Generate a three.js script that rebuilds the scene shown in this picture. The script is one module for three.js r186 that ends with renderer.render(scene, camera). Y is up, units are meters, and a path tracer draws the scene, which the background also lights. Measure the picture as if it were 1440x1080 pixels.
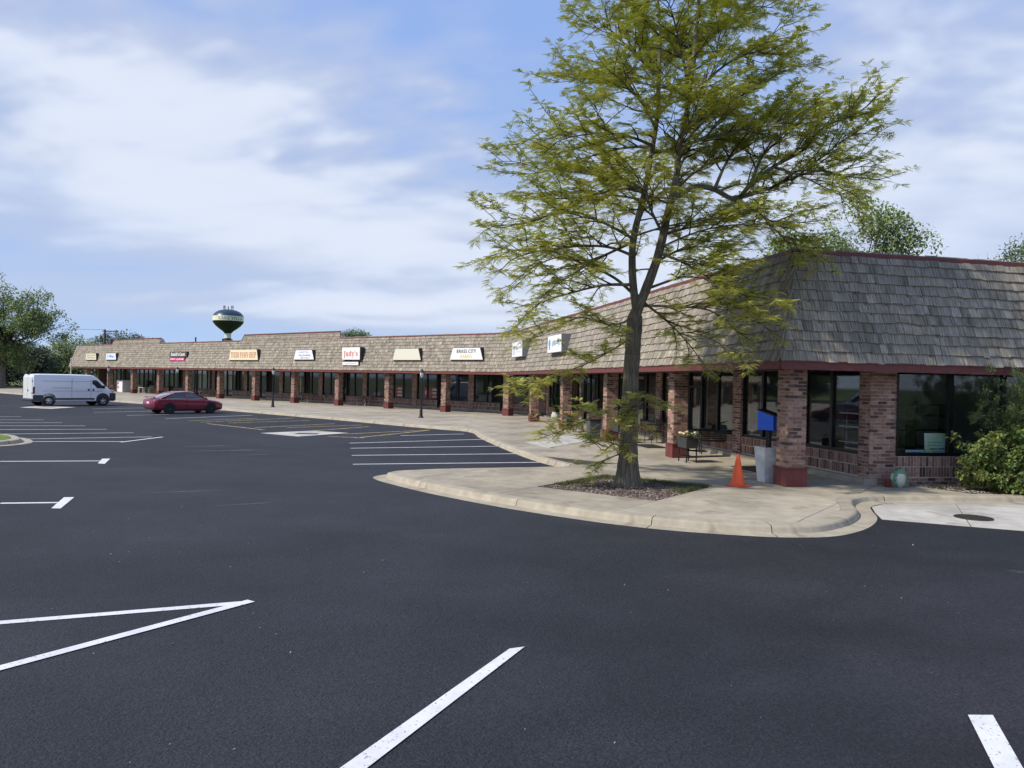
import * as THREE from 'three';
import { mergeGeometries, toCreasedNormals } from 'three/addons/utils/BufferGeometryUtils.js';
import { RoundedBoxGeometry } from 'three/addons/geometries/RoundedBoxGeometry.js';

// ------------------------------------------------------------------ camera, sky, sun, exposure
const scene = new THREE.Scene();
const camera = new THREE.PerspectiveCamera(53.04, 1024 / 768, 0.1, 3000);
camera.position.set(0, 2.35, 0);
camera.rotation.set(-0.0037, 0, 0.0225);
const EXPOSURE = 1.8;
const SUN_DIR = new THREE.Vector3(-0.66, 0.68, 0.30).normalize();
const SUN_INTENSITY = 2.5;

// seeded random + periodic value noise
function rng(seed) { let a = seed >>> 0; return () => { a = (a + 0x6D2B79F5) | 0; let t = Math.imul(a ^ (a >>> 15), 1 | a); t = (t + Math.imul(t ^ (t >>> 7), 61 | t)) ^ t; return ((t ^ (t >>> 14)) >>> 0) / 4294967296; }; }
const hash3 = (x, y, z) => { let h = Math.imul(x, 374761393) ^ Math.imul(y, 668265263) ^ Math.imul(z, 1274126177); h = Math.imul(h ^ (h >>> 13), 1274126177); return ((h ^ (h >>> 16)) >>> 0) / 4294967296; };
const sm = t => t * t * (3 - 2 * t);
const lerp = (a, b, t) => a + (b - a) * t;
const clamp = (x, a = 0, b = 1) => Math.min(b, Math.max(a, x));
const sstep = (a, b, x) => sm(clamp((x - a) / (b - a)));
function vn(x, y, s, P = 0) {            // 2D value noise, period P when > 0
  const xi = Math.floor(x), yi = Math.floor(y), fx = sm(x - xi), fy = sm(y - yi);
  const w = P ? (v => ((v % P) + P) % P) : (v => v);
  const a = hash3(w(xi), w(yi), s), b = hash3(w(xi + 1), w(yi), s), c = hash3(w(xi), w(yi + 1), s), d = hash3(w(xi + 1), w(yi + 1), s);
  return lerp(lerp(a, b, fx), lerp(c, d, fx), fy);
}
function fbm(x, y, s, oct = 4, P = 0) { let v = 0, a = 0.5, t = 0; for (let i = 0; i < oct; i++) { v += a * vn(x, y, s + i, P); t += a; x *= 2; y *= 2; P *= 2; a *= 0.5; } return v / t; }

function makeSky() {
  const W = 2048, H = 1024, data = new Float32Array(W * H * 4);
  const D = 180 / Math.PI;
  const g = (az, el, a0, e0, ra, re) => { const q = ((az - a0) / ra) ** 2 + ((el - e0) / re) ** 2; return Math.exp(-q); };
  for (let j = 0; j < H; j++) {
    const el = ((j + 0.5) / H - 0.5) * Math.PI, y = Math.sin(el), ce = Math.cos(el);
    for (let i = 0; i < W; i++) {
      const th = ((i + 0.5) / W - 0.5) * 2 * Math.PI;
      const x = Math.cos(th) * ce, z = Math.sin(th) * ce;
      const k = (j * W + i) * 4;
      const yy = Math.max(y, 0);
      const t = Math.pow(yy, 0.55);
      let r = lerp(0.46, 0.20, t), gg = lerp(0.64, 0.345, t), b = lerp(0.93, 0.80, t);
      const hz = Math.exp(-yy * 22) * 0.5;
      r = lerp(r, 0.62, hz); gg = lerp(gg, 0.75, hz); b = lerp(b, 0.93, hz);
      // high cloud on a sheet overhead: coordinates shrink toward the horizon
      const px = x / (yy + 0.12), pz = z / (yy + 0.12);
      const az = Math.atan2(x, -z) * D, eld = el * D;
      const wx = fbm(px * 0.8 + 7, pz * 0.8, 11, 3) - 0.5, wz = fbm(px * 0.8, pz * 0.8 + 9, 15, 3) - 0.5;
      const big = fbm(px * 0.42 + wx * 1.2 + 3.1, pz * 0.62 + wz * 1.2, 21, 4);
      const fine = fbm(px * 2.6 + wx * 3.5, pz * 4.2 + wz * 3.5, 31, 5);
      const streak = fbm(px * 1.1 + pz * 0.7 + wx * 2, pz * 5.5 - px * 1.6 + wz * 2, 41, 4);
      const puff = fbm(px * 6.5 + wx * 3, pz * 7.5 + wz * 3, 51, 4);
      let cov = 0.52; const amp = lerp(0.42, 1, sstep(9, 17, eld)) * lerp(1, 0.55, sstep(8, 26, Math.abs(az + 2) < 90 ? az : 0));
      cov += 0.55 * g(az, eld, -24, 17, 15, 6.5) + 0.28 * g(az, eld, -8, 10, 20, 3.5) + 0.30 * g(az, eld, -10, 5.0, 17, 1.7);
      cov -= 0.30 * g(az, eld, -3, 25, 13, 5) + 0.16 * g(az, eld, -34, 11, 9, 2.2) + 0.26 * g(az, eld, -30, 7.0, 12, 1.6) + 0.34 * g(az, eld, -18, 2.4, 20, 1.5);
      cov += 0.26 * g(az, eld, 30, 14, 14, 9) + 0.26 * g(az, eld, 24, 4.5, 16, 3.5) + 0.14 * g(az, eld, 9, 8, 9, 5);
      cov -= 0.20 * g(az, eld, 16, 24, 7, 6) + 0.12 * g(az, eld, 32, 8.6, 9, 1.8);
      let a = cov + amp * ((big - 0.5) * 0.72 + (streak - 0.5) * 0.45 + (fine - 0.5) * 0.5) + (puff - 0.5) * 0.5 * sstep(9, 17, eld);
      a = sstep(0.10, 0.98, a);
      const white = 0.64 + 0.20 * sstep(0.45, 0.98, a + (fine - 0.5) * 0.5);
      const cr = white * 0.95, cg = white * 1.02, cb = white * 1.0 + 0.14;
      a *= 0.90;
      r = lerp(r, cr, a); gg = lerp(gg, cg, a); b = lerp(b, Math.min(cb, 0.97), a);
      if (y < 0) { const q = clamp(-y * 6); r = lerp(r, 0.10, q); gg = lerp(gg, 0.10, q); b = lerp(b, 0.10, q); }
      data[k] = r / EXPOSURE; data[k + 1] = gg / EXPOSURE; data[k + 2] = b / EXPOSURE; data[k + 3] = 1;
    }
  }
  const tx = new THREE.DataTexture(data, W, H, THREE.RGBAFormat, THREE.FloatType);
  tx.mapping = THREE.EquirectangularReflectionMapping; tx.magFilter = tx.minFilter = THREE.LinearFilter; tx.needsUpdate = true;
  return tx;
}
const skyTex = makeSky();
scene.background = skyTex; scene.environment = skyTex;

const sun = new THREE.DirectionalLight(new THREE.Color(1.0, 0.93, 0.82), SUN_INTENSITY);
sun.position.copy(SUN_DIR).multiplyScalar(120).add(new THREE.Vector3(-15, 0, -40));
sun.target.position.set(-15, 0, -40); scene.add(sun, sun.target);
sun.castShadow = true; sun.shadow.mapSize.set(4096, 4096); sun.shadow.radius = 4;
Object.assign(sun.shadow.camera, { left: -90, right: 90, top: 90, bottom: -90, near: 1, far: 320 });

// ------------------------------------------------------------------ helpers
const V = (x, y, z) => new THREE.Vector3(x, y, z);
const names = {};
const numbered = n => { const k = names[n] = (names[n] ?? -1) + 1; return k ? n + '_' + String(k).padStart(3, '0') : n; };
function shadows(o) { o.castShadow = true; o.receiveShadow = true; return o; }
function tag(o, label, category, group) { o.userData.label = label; o.userData.category = category; if (group) o.userData.group = group; return o; }
function thing(name, label, category, pos = [0, 0, 0], turn = 0, group) {
  const o = new THREE.Group(); o.name = numbered(name); o.position.set(...pos); o.rotation.y = turn; scene.add(o); return tag(o, label, category, group);
}
function part(name, geo, mat, parent, label) {
  const m = shadows(new THREE.Mesh(Array.isArray(geo) ? merge(geo) : geo, mat)); m.name = name; parent.add(m); if (label) m.userData.label = label; return m;
}
function single(name, geo, mat, label, category, pos = [0, 0, 0], turn = 0, group) {
  const m = part(numbered(name), geo, mat, scene); m.position.set(...pos); m.rotation.y = turn; return tag(m, label, category, group);
}
function structure(name, geo, mat) { const m = part(numbered(name), geo, mat, scene); m.userData.kind = 'structure'; return m; }
function copyOf(o, pos, turn, label, name) { const c = o.clone(); c.name = numbered(name || o.name.replace(/_\d{3}$/, '')); c.userData = { ...o.userData }; if (label) c.userData.label = label; c.position.set(...pos); c.rotation.y = turn; scene.add(c); return c; }
function merge(list) {
  const l = list.map(g => { const q = g.index ? g.toNonIndexed() : g; for (const n of Object.keys(q.attributes)) if (!['position', 'normal', 'uv', 'color'].includes(n)) q.deleteAttribute(n); return q; });
  const col = l.some(g => g.attributes.color);
  for (const g of l) { if (!g.attributes.uv) g.setAttribute('uv', new THREE.BufferAttribute(new Float32Array(g.attributes.position.count * 2), 2)); if (col && !g.attributes.color) paint(g, 1, 1, 1); }
  return l.length === 1 ? l[0] : mergeGeometries(l, false);
}
function paint(g, r, gg, b) { const n = g.attributes.position.count, a = new Float32Array(n * 3); for (let i = 0; i < n; i++) { a[3 * i] = r; a[3 * i + 1] = gg; a[3 * i + 2] = b; } g.setAttribute('color', new THREE.BufferAttribute(a, 3)); return g; }
function bx(x, y, z, w, h, d, uo = 0) {           // box with uv in metres
  const g = new THREE.BoxGeometry(w, h, d), uv = g.attributes.uv, s = [[d, h], [d, h], [w, d], [w, d], [w, h], [w, h]];
  for (let i = 0; i < 24; i++) { const f = s[i >> 2]; uv.setXY(i, uv.getX(i) * f[0] + uo, uv.getY(i) * f[1] + uo * 0.7); }
  return g.translate(x, y, z);
}
function rb(x, y, z, w, h, d, r = 0.01, seg = 2) { return new RoundedBoxGeometry(w, h, d, seg, Math.min(r, w / 2.05, h / 2.05, d / 2.05)).translate(x, y, z); }
function cyl(x, y, z, r0, r1, h, seg = 16) { return new THREE.CylinderGeometry(r1, r0, h, seg).translate(x, y + h / 2, z); }   // base at y, r0 below, r1 above
function rod(a, b, r, seg = 6) {
  const d = new THREE.Vector3().subVectors(b, a), g = new THREE.CylinderGeometry(r, r, d.length(), seg);
  g.applyQuaternion(new THREE.Quaternion().setFromUnitVectors(V(0, 1, 0), d.clone().normalize())); const c = a.clone().add(b).multiplyScalar(0.5); return g.translate(c.x, c.y, c.z);
}
function bar(a, b, w, h) {                        // square bar between two points
  const d = new THREE.Vector3().subVectors(b, a), L = d.length(); const z = d.clone().normalize();
  let up = Math.abs(z.y) > 0.95 ? V(1, 0, 0) : V(0, 1, 0); const x = new THREE.Vector3().crossVectors(up, z).normalize(); up = new THREE.Vector3().crossVectors(z, x);
  const g = new THREE.BoxGeometry(w, h, L); g.applyMatrix4(new THREE.Matrix4().makeBasis(x, up, z)); const c = a.clone().add(b).multiplyScalar(0.5); return g.translate(c.x, c.y, c.z);
}
function lathe(pts, seg = 24, x = 0, y = 0, z = 0) { return new THREE.LatheGeometry(pts.map(p => new THREE.Vector2(p[0], p[1])), seg).translate(x, y, z); }
function prism(pts, depth, bevel = 0) {           // outline in x,y extruded along +z
  const s = new THREE.Shape(pts.map(p => new THREE.Vector2(p[0], p[1])));
  return new THREE.ExtrudeGeometry(s, bevel ? { depth: depth - 2 * bevel, bevelEnabled: true, bevelSize: bevel, bevelOffset: -bevel, bevelThickness: bevel, bevelSegments: 2 } : { depth, bevelEnabled: false }).translate(0, 0, bevel);
}
function slab(poly, y0, y1, bevel = 0) {          // outline in world x,z, raised from y0 to y1
  const s = new THREE.Shape(poly.map(p => new THREE.Vector2(p[0], -p[1])));
  const o = bevel ? { depth: y1 - y0 - bevel, bevelEnabled: true, bevelSize: bevel, bevelOffset: -bevel, bevelThickness: bevel, bevelSegments: 2 } : { depth: y1 - y0, bevelEnabled: false };
  return new THREE.ExtrudeGeometry(s, o).rotateX(-Math.PI / 2).translate(0, y0, 0);
}
function sheet(poly, y) { return new THREE.ShapeGeometry(new THREE.Shape(poly.map(p => new THREE.Vector2(p[0], -p[1])))).rotateX(-Math.PI / 2).translate(0, y, 0); }
class GB {                                        // free-form builder
  constructor() { this.p = []; this.n = []; this.u = []; this.i = []; }
  vert(x, y, z, nx, ny, nz, u, v) { this.p.push(x, y, z); this.n.push(nx, ny, nz); this.u.push(u, v); return this.p.length / 3 - 1; }
  tube(pts, rad, sides, disp) {
    let prev = null, ref = null, len = 0; const N = pts.length; let t0;
    for (let k = 0; k < N; k++) {
      const t = pts[Math.min(k + 1, N - 1)].clone().sub(pts[Math.max(k - 1, 0)]).normalize();
      if (!ref) { ref = Math.abs(t.y) > 0.9 ? V(1, 0, 0) : V(0, 1, 0); ref.cross(t).normalize(); } else { ref.sub(t.clone().multiplyScalar(ref.dot(t))).normalize(); }
      const bi = new THREE.Vector3().crossVectors(t, ref); if (k) len += pts[k].distanceTo(pts[k - 1]);
      const row = [];
      for (let s = 0; s <= sides; s++) {
        const a = s / sides * Math.PI * 2, c = Math.cos(a), q = Math.sin(a);
        const nx = ref.x * c + bi.x * q, ny = ref.y * c + bi.y * q, nz = ref.z * c + bi.z * q;
        const r = rad[k] + (disp ? disp(a, len, rad[k]) : 0);
        row.push(this.vert(pts[k].x + nx * r, pts[k].y + ny * r, pts[k].z + nz * r, nx, ny, nz, s / sides * Math.max(1, Math.round(rad[0] * 6.28 / 0.25)) , len));
      }
      if (prev) for (let s = 0; s < sides; s++) this.i.push(prev[s], prev[s + 1], row[s], row[s], prev[s + 1], row[s + 1]);
      prev = row;
    }
    return this;
  }
  geo(recalc) {
    const g = new THREE.BufferGeometry(); g.setAttribute('position', new THREE.Float32BufferAttribute(this.p, 3)); g.setAttribute('normal', new THREE.Float32BufferAttribute(this.n, 3)); g.setAttribute('uv', new THREE.Float32BufferAttribute(this.u, 2)); g.setIndex(this.i);
    if (recalc) g.computeVertexNormals(); return g;
  }
}
// textures
function tex(size, f, srgb = true, rep = 1) {
  const d = new Uint8Array(size * size * 4);
  for (let j = 0; j < size; j++) for (let i = 0; i < size; i++) { const c = f(i / size, j / size, i, j), k = (j * size + i) * 4; d[k] = clamp(c[0], 0, 255); d[k + 1] = clamp(c[1], 0, 255); d[k + 2] = clamp(c[2], 0, 255); d[k + 3] = 255; }
  const t = new THREE.DataTexture(d, size, size); t.wrapS = t.wrapT = THREE.RepeatWrapping; t.magFilter = THREE.LinearFilter; t.minFilter = THREE.LinearFilter; if (srgb) t.colorSpace = THREE.SRGBColorSpace; t.repeat.set(1 / rep, 1 / rep); t.needsUpdate = true; return t;
}
function canvasTex(w, h, draw) { const c = document.createElement('canvas'); c.width = w; c.height = h; const x = c.getContext('2d'); draw(x, w, h); const t = new THREE.CanvasTexture(c); t.colorSpace = THREE.SRGBColorSpace; t.magFilter = THREE.LinearFilter; return t; }
const lin = (r, g, b) => new THREE.Color().setRGB(r, g, b);
const M = (o) => new THREE.MeshStandardMaterial({ roughness: 0.8, ...o });

const asphaltTex = tex(1024, (u, v, i, j) => { const g = hash3(i, j, 3), f = fbm(u * 256, v * 256, 5, 2, 256), c = fbm(u * 6, v * 6, 8, 4, 6); const q = 192 + (f - 0.5) * 140 + (g - 0.5) * 80 + (c - 0.5) * 40; const s = hash3(i >> 1, j >> 1, 77) > 0.9985 ? 40 : 0; return [q + s, q + s, q + s]; }, true, 3.1);
const asphaltBump = tex(1024, (u, v, i, j) => { const q = 128 + (fbm(u * 220, v * 220, 9, 2, 220) - 0.5) * 190 + (hash3(i, j, 4) - 0.5) * 60; return [q, q, q]; }, false, 3.1);
const concreteTex = tex(1024, (u, v, i, j) => { const c = fbm(u * 5, v * 5, 2, 5, 5), m = fbm(u * 24, v * 24, 12, 3, 24), g = hash3(i, j, 6), st = sstep(0.60, 0.78, fbm(u * 9, v * 9, 33, 4, 9)); const q = 214 + (c - 0.5) * 74 + (m - 0.5) * 34 + (g - 0.5) * 26 - st * 26; return [q, q - 1 - st * 3, q - 4 - st * 5]; }, true, 4.3);
const concreteBump = tex(512, (u, v, i, j) => { const q = 128 + (fbm(u * 90, v * 90, 5, 3, 90) - 0.5) * 150 + (hash3(i, j, 4) - 0.5) * 60; return [q, q, q]; }, false, 1.3);
const shakeTex = tex(512, (u, v, i, j) => { const s = fbm(u * 64, v * 3, 3, 3, 64), f = fbm(u * 180, v * 6, 7, 2, 180), c = fbm(u * 6, v * 6, 9, 3, 6), k = sstep(0.66, 0.80, fbm(u * 40, v * 2.0, 19, 2, 40)); const q = 205 + (s - 0.5) * 95 + (f - 0.5) * 60 + (c - 0.5) * 50 - k * 55; return [q, q - 1, q - 4]; }, true, 0.9);
const shakeBump = tex(512, (u, v) => { const q = 128 + (fbm(u * 64, v * 3, 3, 3, 64) - 0.5) * 160 + (fbm(u * 180, v * 6, 7, 2, 180) - 0.5) * 90; return [q, q, q]; }, false, 0.9);
const brickTex = tex(256, (u, v, i, j) => { const q = 210 + (fbm(u * 10, v * 10, 3, 4, 10) - 0.5) * 90 + (hash3(i, j, 9) - 0.5) * 40; return [q, q, q]; }, true, 0.6);
const grainTex = tex(256, (u, v, i, j) => { const q = 225 + (fbm(u * 8, v * 8, 3, 4, 8) - 0.5) * 50 + (hash3(i, j, 9) - 0.5) * 14; return [q, q, q]; }, true, 1.1);
const barkTex = tex(512, (u, v, i, j) => { const w = fbm(u * 6, v * 6, 4, 3, 6) - 0.5; const s = fbm(u * 22 + w * 3, v * 5, 3, 4, 0), f = hash3(i, j, 2), l = sstep(0.62, 0.75, fbm(u * 16, v * 16, 17, 3, 16)); const q = 176 + (s - 0.5) * 170 + (f - 0.5) * 30; return [q + l * 14, q + l * 16, q - 6 + l * 8]; }, true, 1);
const barkBump = tex(512, (u, v) => { const w = fbm(u * 6, v * 6, 4, 3, 6) - 0.5; const q = 128 + (fbm(u * 22 + w * 3, v * 5, 3, 4, 0) - 0.5) * 230; return [q, q, q]; }, false, 1);
const paintWear = tex(512, (u, v, i, j) => { const w = sstep(0.70, 0.86, fbm(u * 70, v * 70, 3, 3, 70)); const q = 236 + (fbm(u * 12, v * 12, 5, 3, 12) - 0.5) * 26 + (hash3(i, j, 3) - 0.5) * 16; return [lerp(q, 120, w), lerp(q, 122, w), lerp(q, 128, w)]; }, true, 1.4);
const yellowWear = tex(512, (u, v, i, j) => { const w = sstep(0.50, 0.70, fbm(u * 40, v * 40, 23, 4, 40)); const q = 1 + (hash3(i, j, 3) - 0.5) * 0.1; return [lerp(214 * q, 92, w), lerp(190 * q, 90, w), lerp(120 * q, 88, w)]; }, true, 2);
const grassTex = tex(512, (u, v, i, j) => { const c = fbm(u * 8, v * 8, 3, 4, 8), f = hash3(i, j, 5), m = fbm(u * 90, v * 90, 6, 2, 90); const q = (c - 0.5) * 60 + (f - 0.5) * 50 + (m - 0.5) * 60; return [104 + q, 122 + q, 58 + q * 0.6]; }, true, 5);

const mt = {
  asphalt: new THREE.MeshPhysicalMaterial({ map: asphaltTex, bumpMap: asphaltBump, bumpScale: 0.010, vertexColors: true, roughness: 0.74, specularIntensity: 0.75, color: 0xffffff }),
  concrete: [0.97, 1.05, 0.90, 1.0].map((k, i) => M({ map: concreteTex, bumpMap: concreteBump, bumpScale: 0.003, color: lin(0.52 * k, 0.465 * k, 0.37 * k), roughness: 0.92 })),
  newConcrete: M({ map: concreteTex, bumpMap: concreteBump, bumpScale: 0.002, color: lin(0.66, 0.64, 0.59), roughness: 0.9 }),
  curb: M({ map: concreteTex, bumpMap: concreteBump, bumpScale: 0.004, color: lin(0.52, 0.465, 0.365), roughness: 0.93 }),
  joint: M({ color: lin(0.05, 0.045, 0.04), roughness: 1 }),
  white: M({ map: paintWear, color: lin(0.80, 0.81, 0.82), roughness: 0.75 }),
  yellow: M({ map: yellowWear, color: lin(0.85, 0.85, 0.85), roughness: 0.85 }),
  fascia: M({ map: grainTex, color: lin(0.20, 0.055, 0.047), roughness: 0.6 }),
  redPaint: M({ map: grainTex, color: lin(0.19, 0.045, 0.042), roughness: 0.55 }),
  soffit: M({ map: grainTex, color: lin(0.07, 0.055, 0.045), roughness: 0.9 }),
  mortar: M({ map: brickTex, color: lin(0.86, 0.73, 0.63), roughness: 0.95 }),
  brickMerged: M({ map: brickTex, vertexColors: true, roughness: 0.9 }),
  backing: M({ color: lin(0.05, 0.045, 0.04), roughness: 1 }),
  shakeMerged: M({ map: shakeTex, bumpMap: shakeBump, bumpScale: 0.004, vertexColors: true, roughness: 0.92 }),
  frame: M({ color: lin(0.012, 0.012, 0.013), roughness: 0.4, metalness: 0.3 }),
  glass: new THREE.MeshPhysicalMaterial({ color: lin(0.90, 0.93, 0.92), transmission: 1, thickness: 0, roughness: 0.02, ior: 1.5 }),
  carGlass: new THREE.MeshPhysicalMaterial({ color: lin(0.03, 0.035, 0.04), roughness: 0.05, clearcoat: 1, clearcoatRoughness: 0.03 }),
  black: M({ color: lin(0.012, 0.012, 0.012), roughness: 0.45 }),
  blackMatte: M({ color: lin(0.018, 0.018, 0.018), roughness: 0.85 }),
  rubber: M({ color: lin(0.016, 0.016, 0.017), roughness: 0.85 }),
  steel: M({ color: lin(0.55, 0.55, 0.57), roughness: 0.35, metalness: 0.8 }),
  wood: M({ map: shakeTex, color: lin(0.30, 0.13, 0.055), roughness: 0.65 }),
  interior: M({ map: grainTex, color: lin(0.30, 0.34, 0.32), roughness: 0.95 }),
  interiorFloor: M({ map: grainTex, color: lin(0.16, 0.14, 0.12), roughness: 0.8 }),
  whitePlastic: M({ color: lin(0.72, 0.72, 0.70), roughness: 0.5 }),
  bark: M({ map: barkTex, bumpMap: barkBump, bumpScale: 0.02, color: lin(0.40, 0.34, 0.285), roughness: 0.97 }),
  twig: M({ map: barkTex, color: lin(0.11, 0.085, 0.065), roughness: 0.95 }),
};
const brickTones = [[0.52, 0.325, 0.25], [0.45, 0.26, 0.195], [0.60, 0.40, 0.31], [0.26, 0.145, 0.11], [0.37, 0.21, 0.16], [0.15, 0.088, 0.072]];
mt.bricks = brickTones.map(c => M({ map: brickTex, color: lin(...c), roughness: 0.9 }));
const shakeTones = [[0.52, 0.465, 0.38], [0.47, 0.42, 0.34], [0.56, 0.505, 0.42], [0.38, 0.335, 0.27], [0.49, 0.43, 0.355], [0.45, 0.41, 0.34]];
mt.shakes = shakeTones.map(c => M({ map: shakeTex, bumpMap: shakeBump, bumpScale: 0.004, color: lin(...c), roughness: 0.92 }));

// ------------------------------------------------------------------ ground, parking lot, pavements
{
  const g = new THREE.PlaneGeometry(3000, 3000, 1, 1).rotateX(-Math.PI / 2).translate(0, -0.05, 0);
  const uv = g.attributes.uv; for (let i = 0; i < uv.count; i++) uv.setXY(i, uv.getX(i) * 3000, uv.getY(i) * 3000);
  structure('ground', g, M({ map: grassTex, color: lin(0.42, 0.44, 0.36), roughness: 1 }));
}
{
  const X0 = -100, X1 = 45, Z0 = -113, Z1 = 45, NX = 290, NZ = 316;
  const g = new THREE.PlaneGeometry(X1 - X0, Z1 - Z0, NX, NZ).rotateX(-Math.PI / 2).translate((X0 + X1) / 2, 0, (Z0 + Z1) / 2);
  const p = g.attributes.position, uv = g.attributes.uv, c = new Float32Array(p.count * 3);
  for (let i = 0; i < p.count; i++) {
    const x = p.getX(i), z = p.getZ(i); uv.setXY(i, x, -z);
    const a = fbm(x * 0.16 + 5, z * 0.16, 3, 4) - 0.5, b = fbm(x * 0.7 + 20, z * 0.7, 8, 3) - 0.5, d = fbm(x * 0.25 + 40, z * 0.25, 13, 3) - 0.5, s = fbm(x * 0.35 + z * 0.2, z * 1.9 - x * 0.8, 18, 3) - 0.5;
    const k = 0.036 * (1 + a * 0.75 + b * 0.45 + s * 0.8);
    c[3 * i] = k * (0.94 + d * 0.34); c[3 * i + 1] = k * (1.0 - d * 0.02); c[3 * i + 2] = k * (1.22 - d * 0.08);
  }
  g.setAttribute('color', new THREE.BufferAttribute(c, 3));
  structure('parking_lot', g, mt.asphalt);
}
const SY = 0.13;                                     // pavement level
function offset(B, w) {                              // polyline moved to its right by w (array or number)
  return B.map((p, i) => {
    const a = B[Math.max(i - 1, 0)], b = B[Math.min(i + 1, B.length - 1)];
    const n = (q, r) => { const dx = r[0] - q[0], dz = r[1] - q[1], l = Math.hypot(dx, dz) || 1; return [-dz / l, dx / l]; };
    const n1 = i > 0 ? n(a, p) : n(p, b), n2 = i < B.length - 1 ? n(p, b) : n1;
    let mx = n1[0] + n2[0], mz = n1[1] + n2[1]; const l = Math.hypot(mx, mz) || 1; mx /= l; mz /= l;
    const k = Math.min(2.2, 1 / Math.max(0.2, mx * n1[0] + mz * n1[1])), ww = Array.isArray(w) ? w[i] : w;
    return [p[0] + mx * ww * k, p[1] + mz * ww * k];
  });
}
function smooth(B, step = 0.35) {
  const c = new THREE.CatmullRomCurve3(B.map(p => V(p[0], 0, p[1])), false, 'centripetal'); const n = Math.ceil(c.getLength() / step); return c.getPoints(n).map(q => [q.x, q.z]);
}
function kerbLengths(B, prof, per) { for (let i = 0; i < B.length - 1; i += per) structure('kerb', curbStrip(B, prof, i, Math.min(B.length - 1, i + per)), mt.curb); }   // cast in lengths with open joints
function curbStrip(B, prof, i0 = 0, i1 = B.length - 1) {               // prof: [[inset, y], ...] or function(i) of it
  const g = new GB(), rows = []; let len = 0;
  const P = typeof prof === 'function' ? prof : () => prof, m = P(0).length;
  const cols = []; for (let k = 0; k < m; k++) cols.push(offset(B, B.map((_, i) => P(i)[k][0])));
  const shrink = (c, i) => { const j = i === i0 ? i + 1 : i === i1 ? i - 1 : i; const d = Math.hypot(c[j][0] - c[i][0], c[j][1] - c[i][1]) || 1, f = Math.min(0.4, 0.007 / d); return [c[i][0] + (c[j][0] - c[i][0]) * f, c[i][1] + (c[j][1] - c[i][1]) * f]; };
  for (let i = i0; i <= i1; i++) { if (i) len += Math.hypot(B[i][0] - B[i - 1][0], B[i][1] - B[i - 1][1]); const r = []; let q = 0; for (let k = 0; k < m; k++) { if (k) q += Math.hypot(P(i)[k][0] - P(i)[k - 1][0], P(i)[k][1] - P(i)[k - 1][1]); const jit = (fbm(len * 3, k * 9, 5, 3) - 0.5) * 0.012; const cp = shrink(cols[k], i); r.push(g.vert(cp[0], P(i)[k][1] + (k > 2 && k < m - 1 ? jit : 0), cp[1], 0, 1, 0, len + i * 0.1, q)); } rows.push(r); }
  for (let i = 1; i < rows.length; i++) for (let k = 1; k < m; k++) g.i.push(rows[i - 1][k - 1], rows[i][k - 1], rows[i - 1][k], rows[i - 1][k], rows[i][k - 1], rows[i][k]);
  const geo = g.geo(); geo.index.array.reverse?.(); geo.computeVertexNormals();
  const nn = geo.attributes.normal; let s = 0; for (let i = 0; i < nn.count; i++) s += nn.getY(i); if (s < 0) { const ix = geo.index.array; for (let i = 0; i < ix.length; i += 3) { const t = ix[i]; ix[i] = ix[i + 1]; ix[i + 1] = t; } geo.computeVertexNormals(); }
  return geo;
}
const edgeNear = smooth([[16, -17.1], [10.65, -16.1], [8.3, -15.85], [7.62, -15.72], [7.22, -15.35], [6.97, -14.75], [6.75, -14.1], [6.35, -13.38], [5.78, -12.68], [5.09, -12.16], [4.28, -12.02], [3.64, -12.1], [2.78, -12.32], [1.93, -12.7], [1.04, -13.29], [0.05, -14.1], [-0.77, -14.88], [-1.72, -15.9], [-2.43, -16.8], [-3.05, -17.7], [-3.24, -18.25], [-3.02, -18.8], [-2.5, -19.2], [-1.42, -19.72], [0.2, -20.3], [1.5, -20.78]], 0.3);
const edgeFar = smooth([[1.5, -20.78], [1.02, -21.9], [0.48, -23.6], [-0.46, -27.5], [-1.3, -31.5], [-1.72, -34.2], [-2.2, -35.25], [-3.1, -35.95], [-5.5, -38.1], [-9.45, -42.0], [-13.34, -45.5], [-20, -51.5], [-25, -55.7], [-30.7, -60.2], [-36.4, -64.7], [-50, -75.9], [-62, -86]], 0.6);
const nearProf = [[0, 0.004], [0.14, 0.010], [0.29, 0.008], [0.305, 0.018], [0.325, 0.085], [0.345, 0.110], [0.375, 0.124], [0.42, 0.130], [0.62, 0.131]];
const farProf = [[0, 0.004], [0.05, 0.008], [0.07, 0.008], [0.078, 0.018], [0.09, 0.085], [0.105, 0.112], [0.13, 0.124], [0.16, 0.130], [0.32, 0.131]];
kerbLengths(edgeNear, nearProf, 10); kerbLengths(edgeFar, farProf, 8);

// pavement: slabs with open joints over a dark bed
const pave = [...offset(edgeNear, 0.62).slice(0, -1), ...offset(edgeFar, 0.32).slice(1)];
const pavePoly = [...pave, [-58, -96], [-30, -96], [10, -60], [16, -24]];
structure('pavement_bed', sheet(pavePoly, 0.088), mt.joint);
function clipHalf(poly, nx, nz, d) {                 // keep nx*x+nz*z <= d
  const out = []; for (let i = 0; i < poly.length; i++) { const a = poly[i], b = poly[(i + 1) % poly.length], da = nx * a[0] + nz * a[1] - d, db = nx * b[0] + nz * b[1] - d; if (da <= 0) out.push(a); if ((da < 0 && db > 0) || (da > 0 && db < 0)) { const t = da / (da - db); out.push([a[0] + (b[0] - a[0]) * t, a[1] + (b[1] - a[1]) * t]); } } return out;
}
const area = p => Math.abs(p.reduce((s, a, i) => { const b = p[(i + 1) % p.length]; return s + a[0] * b[1] - b[0] * a[1]; }, 0) / 2);
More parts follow.
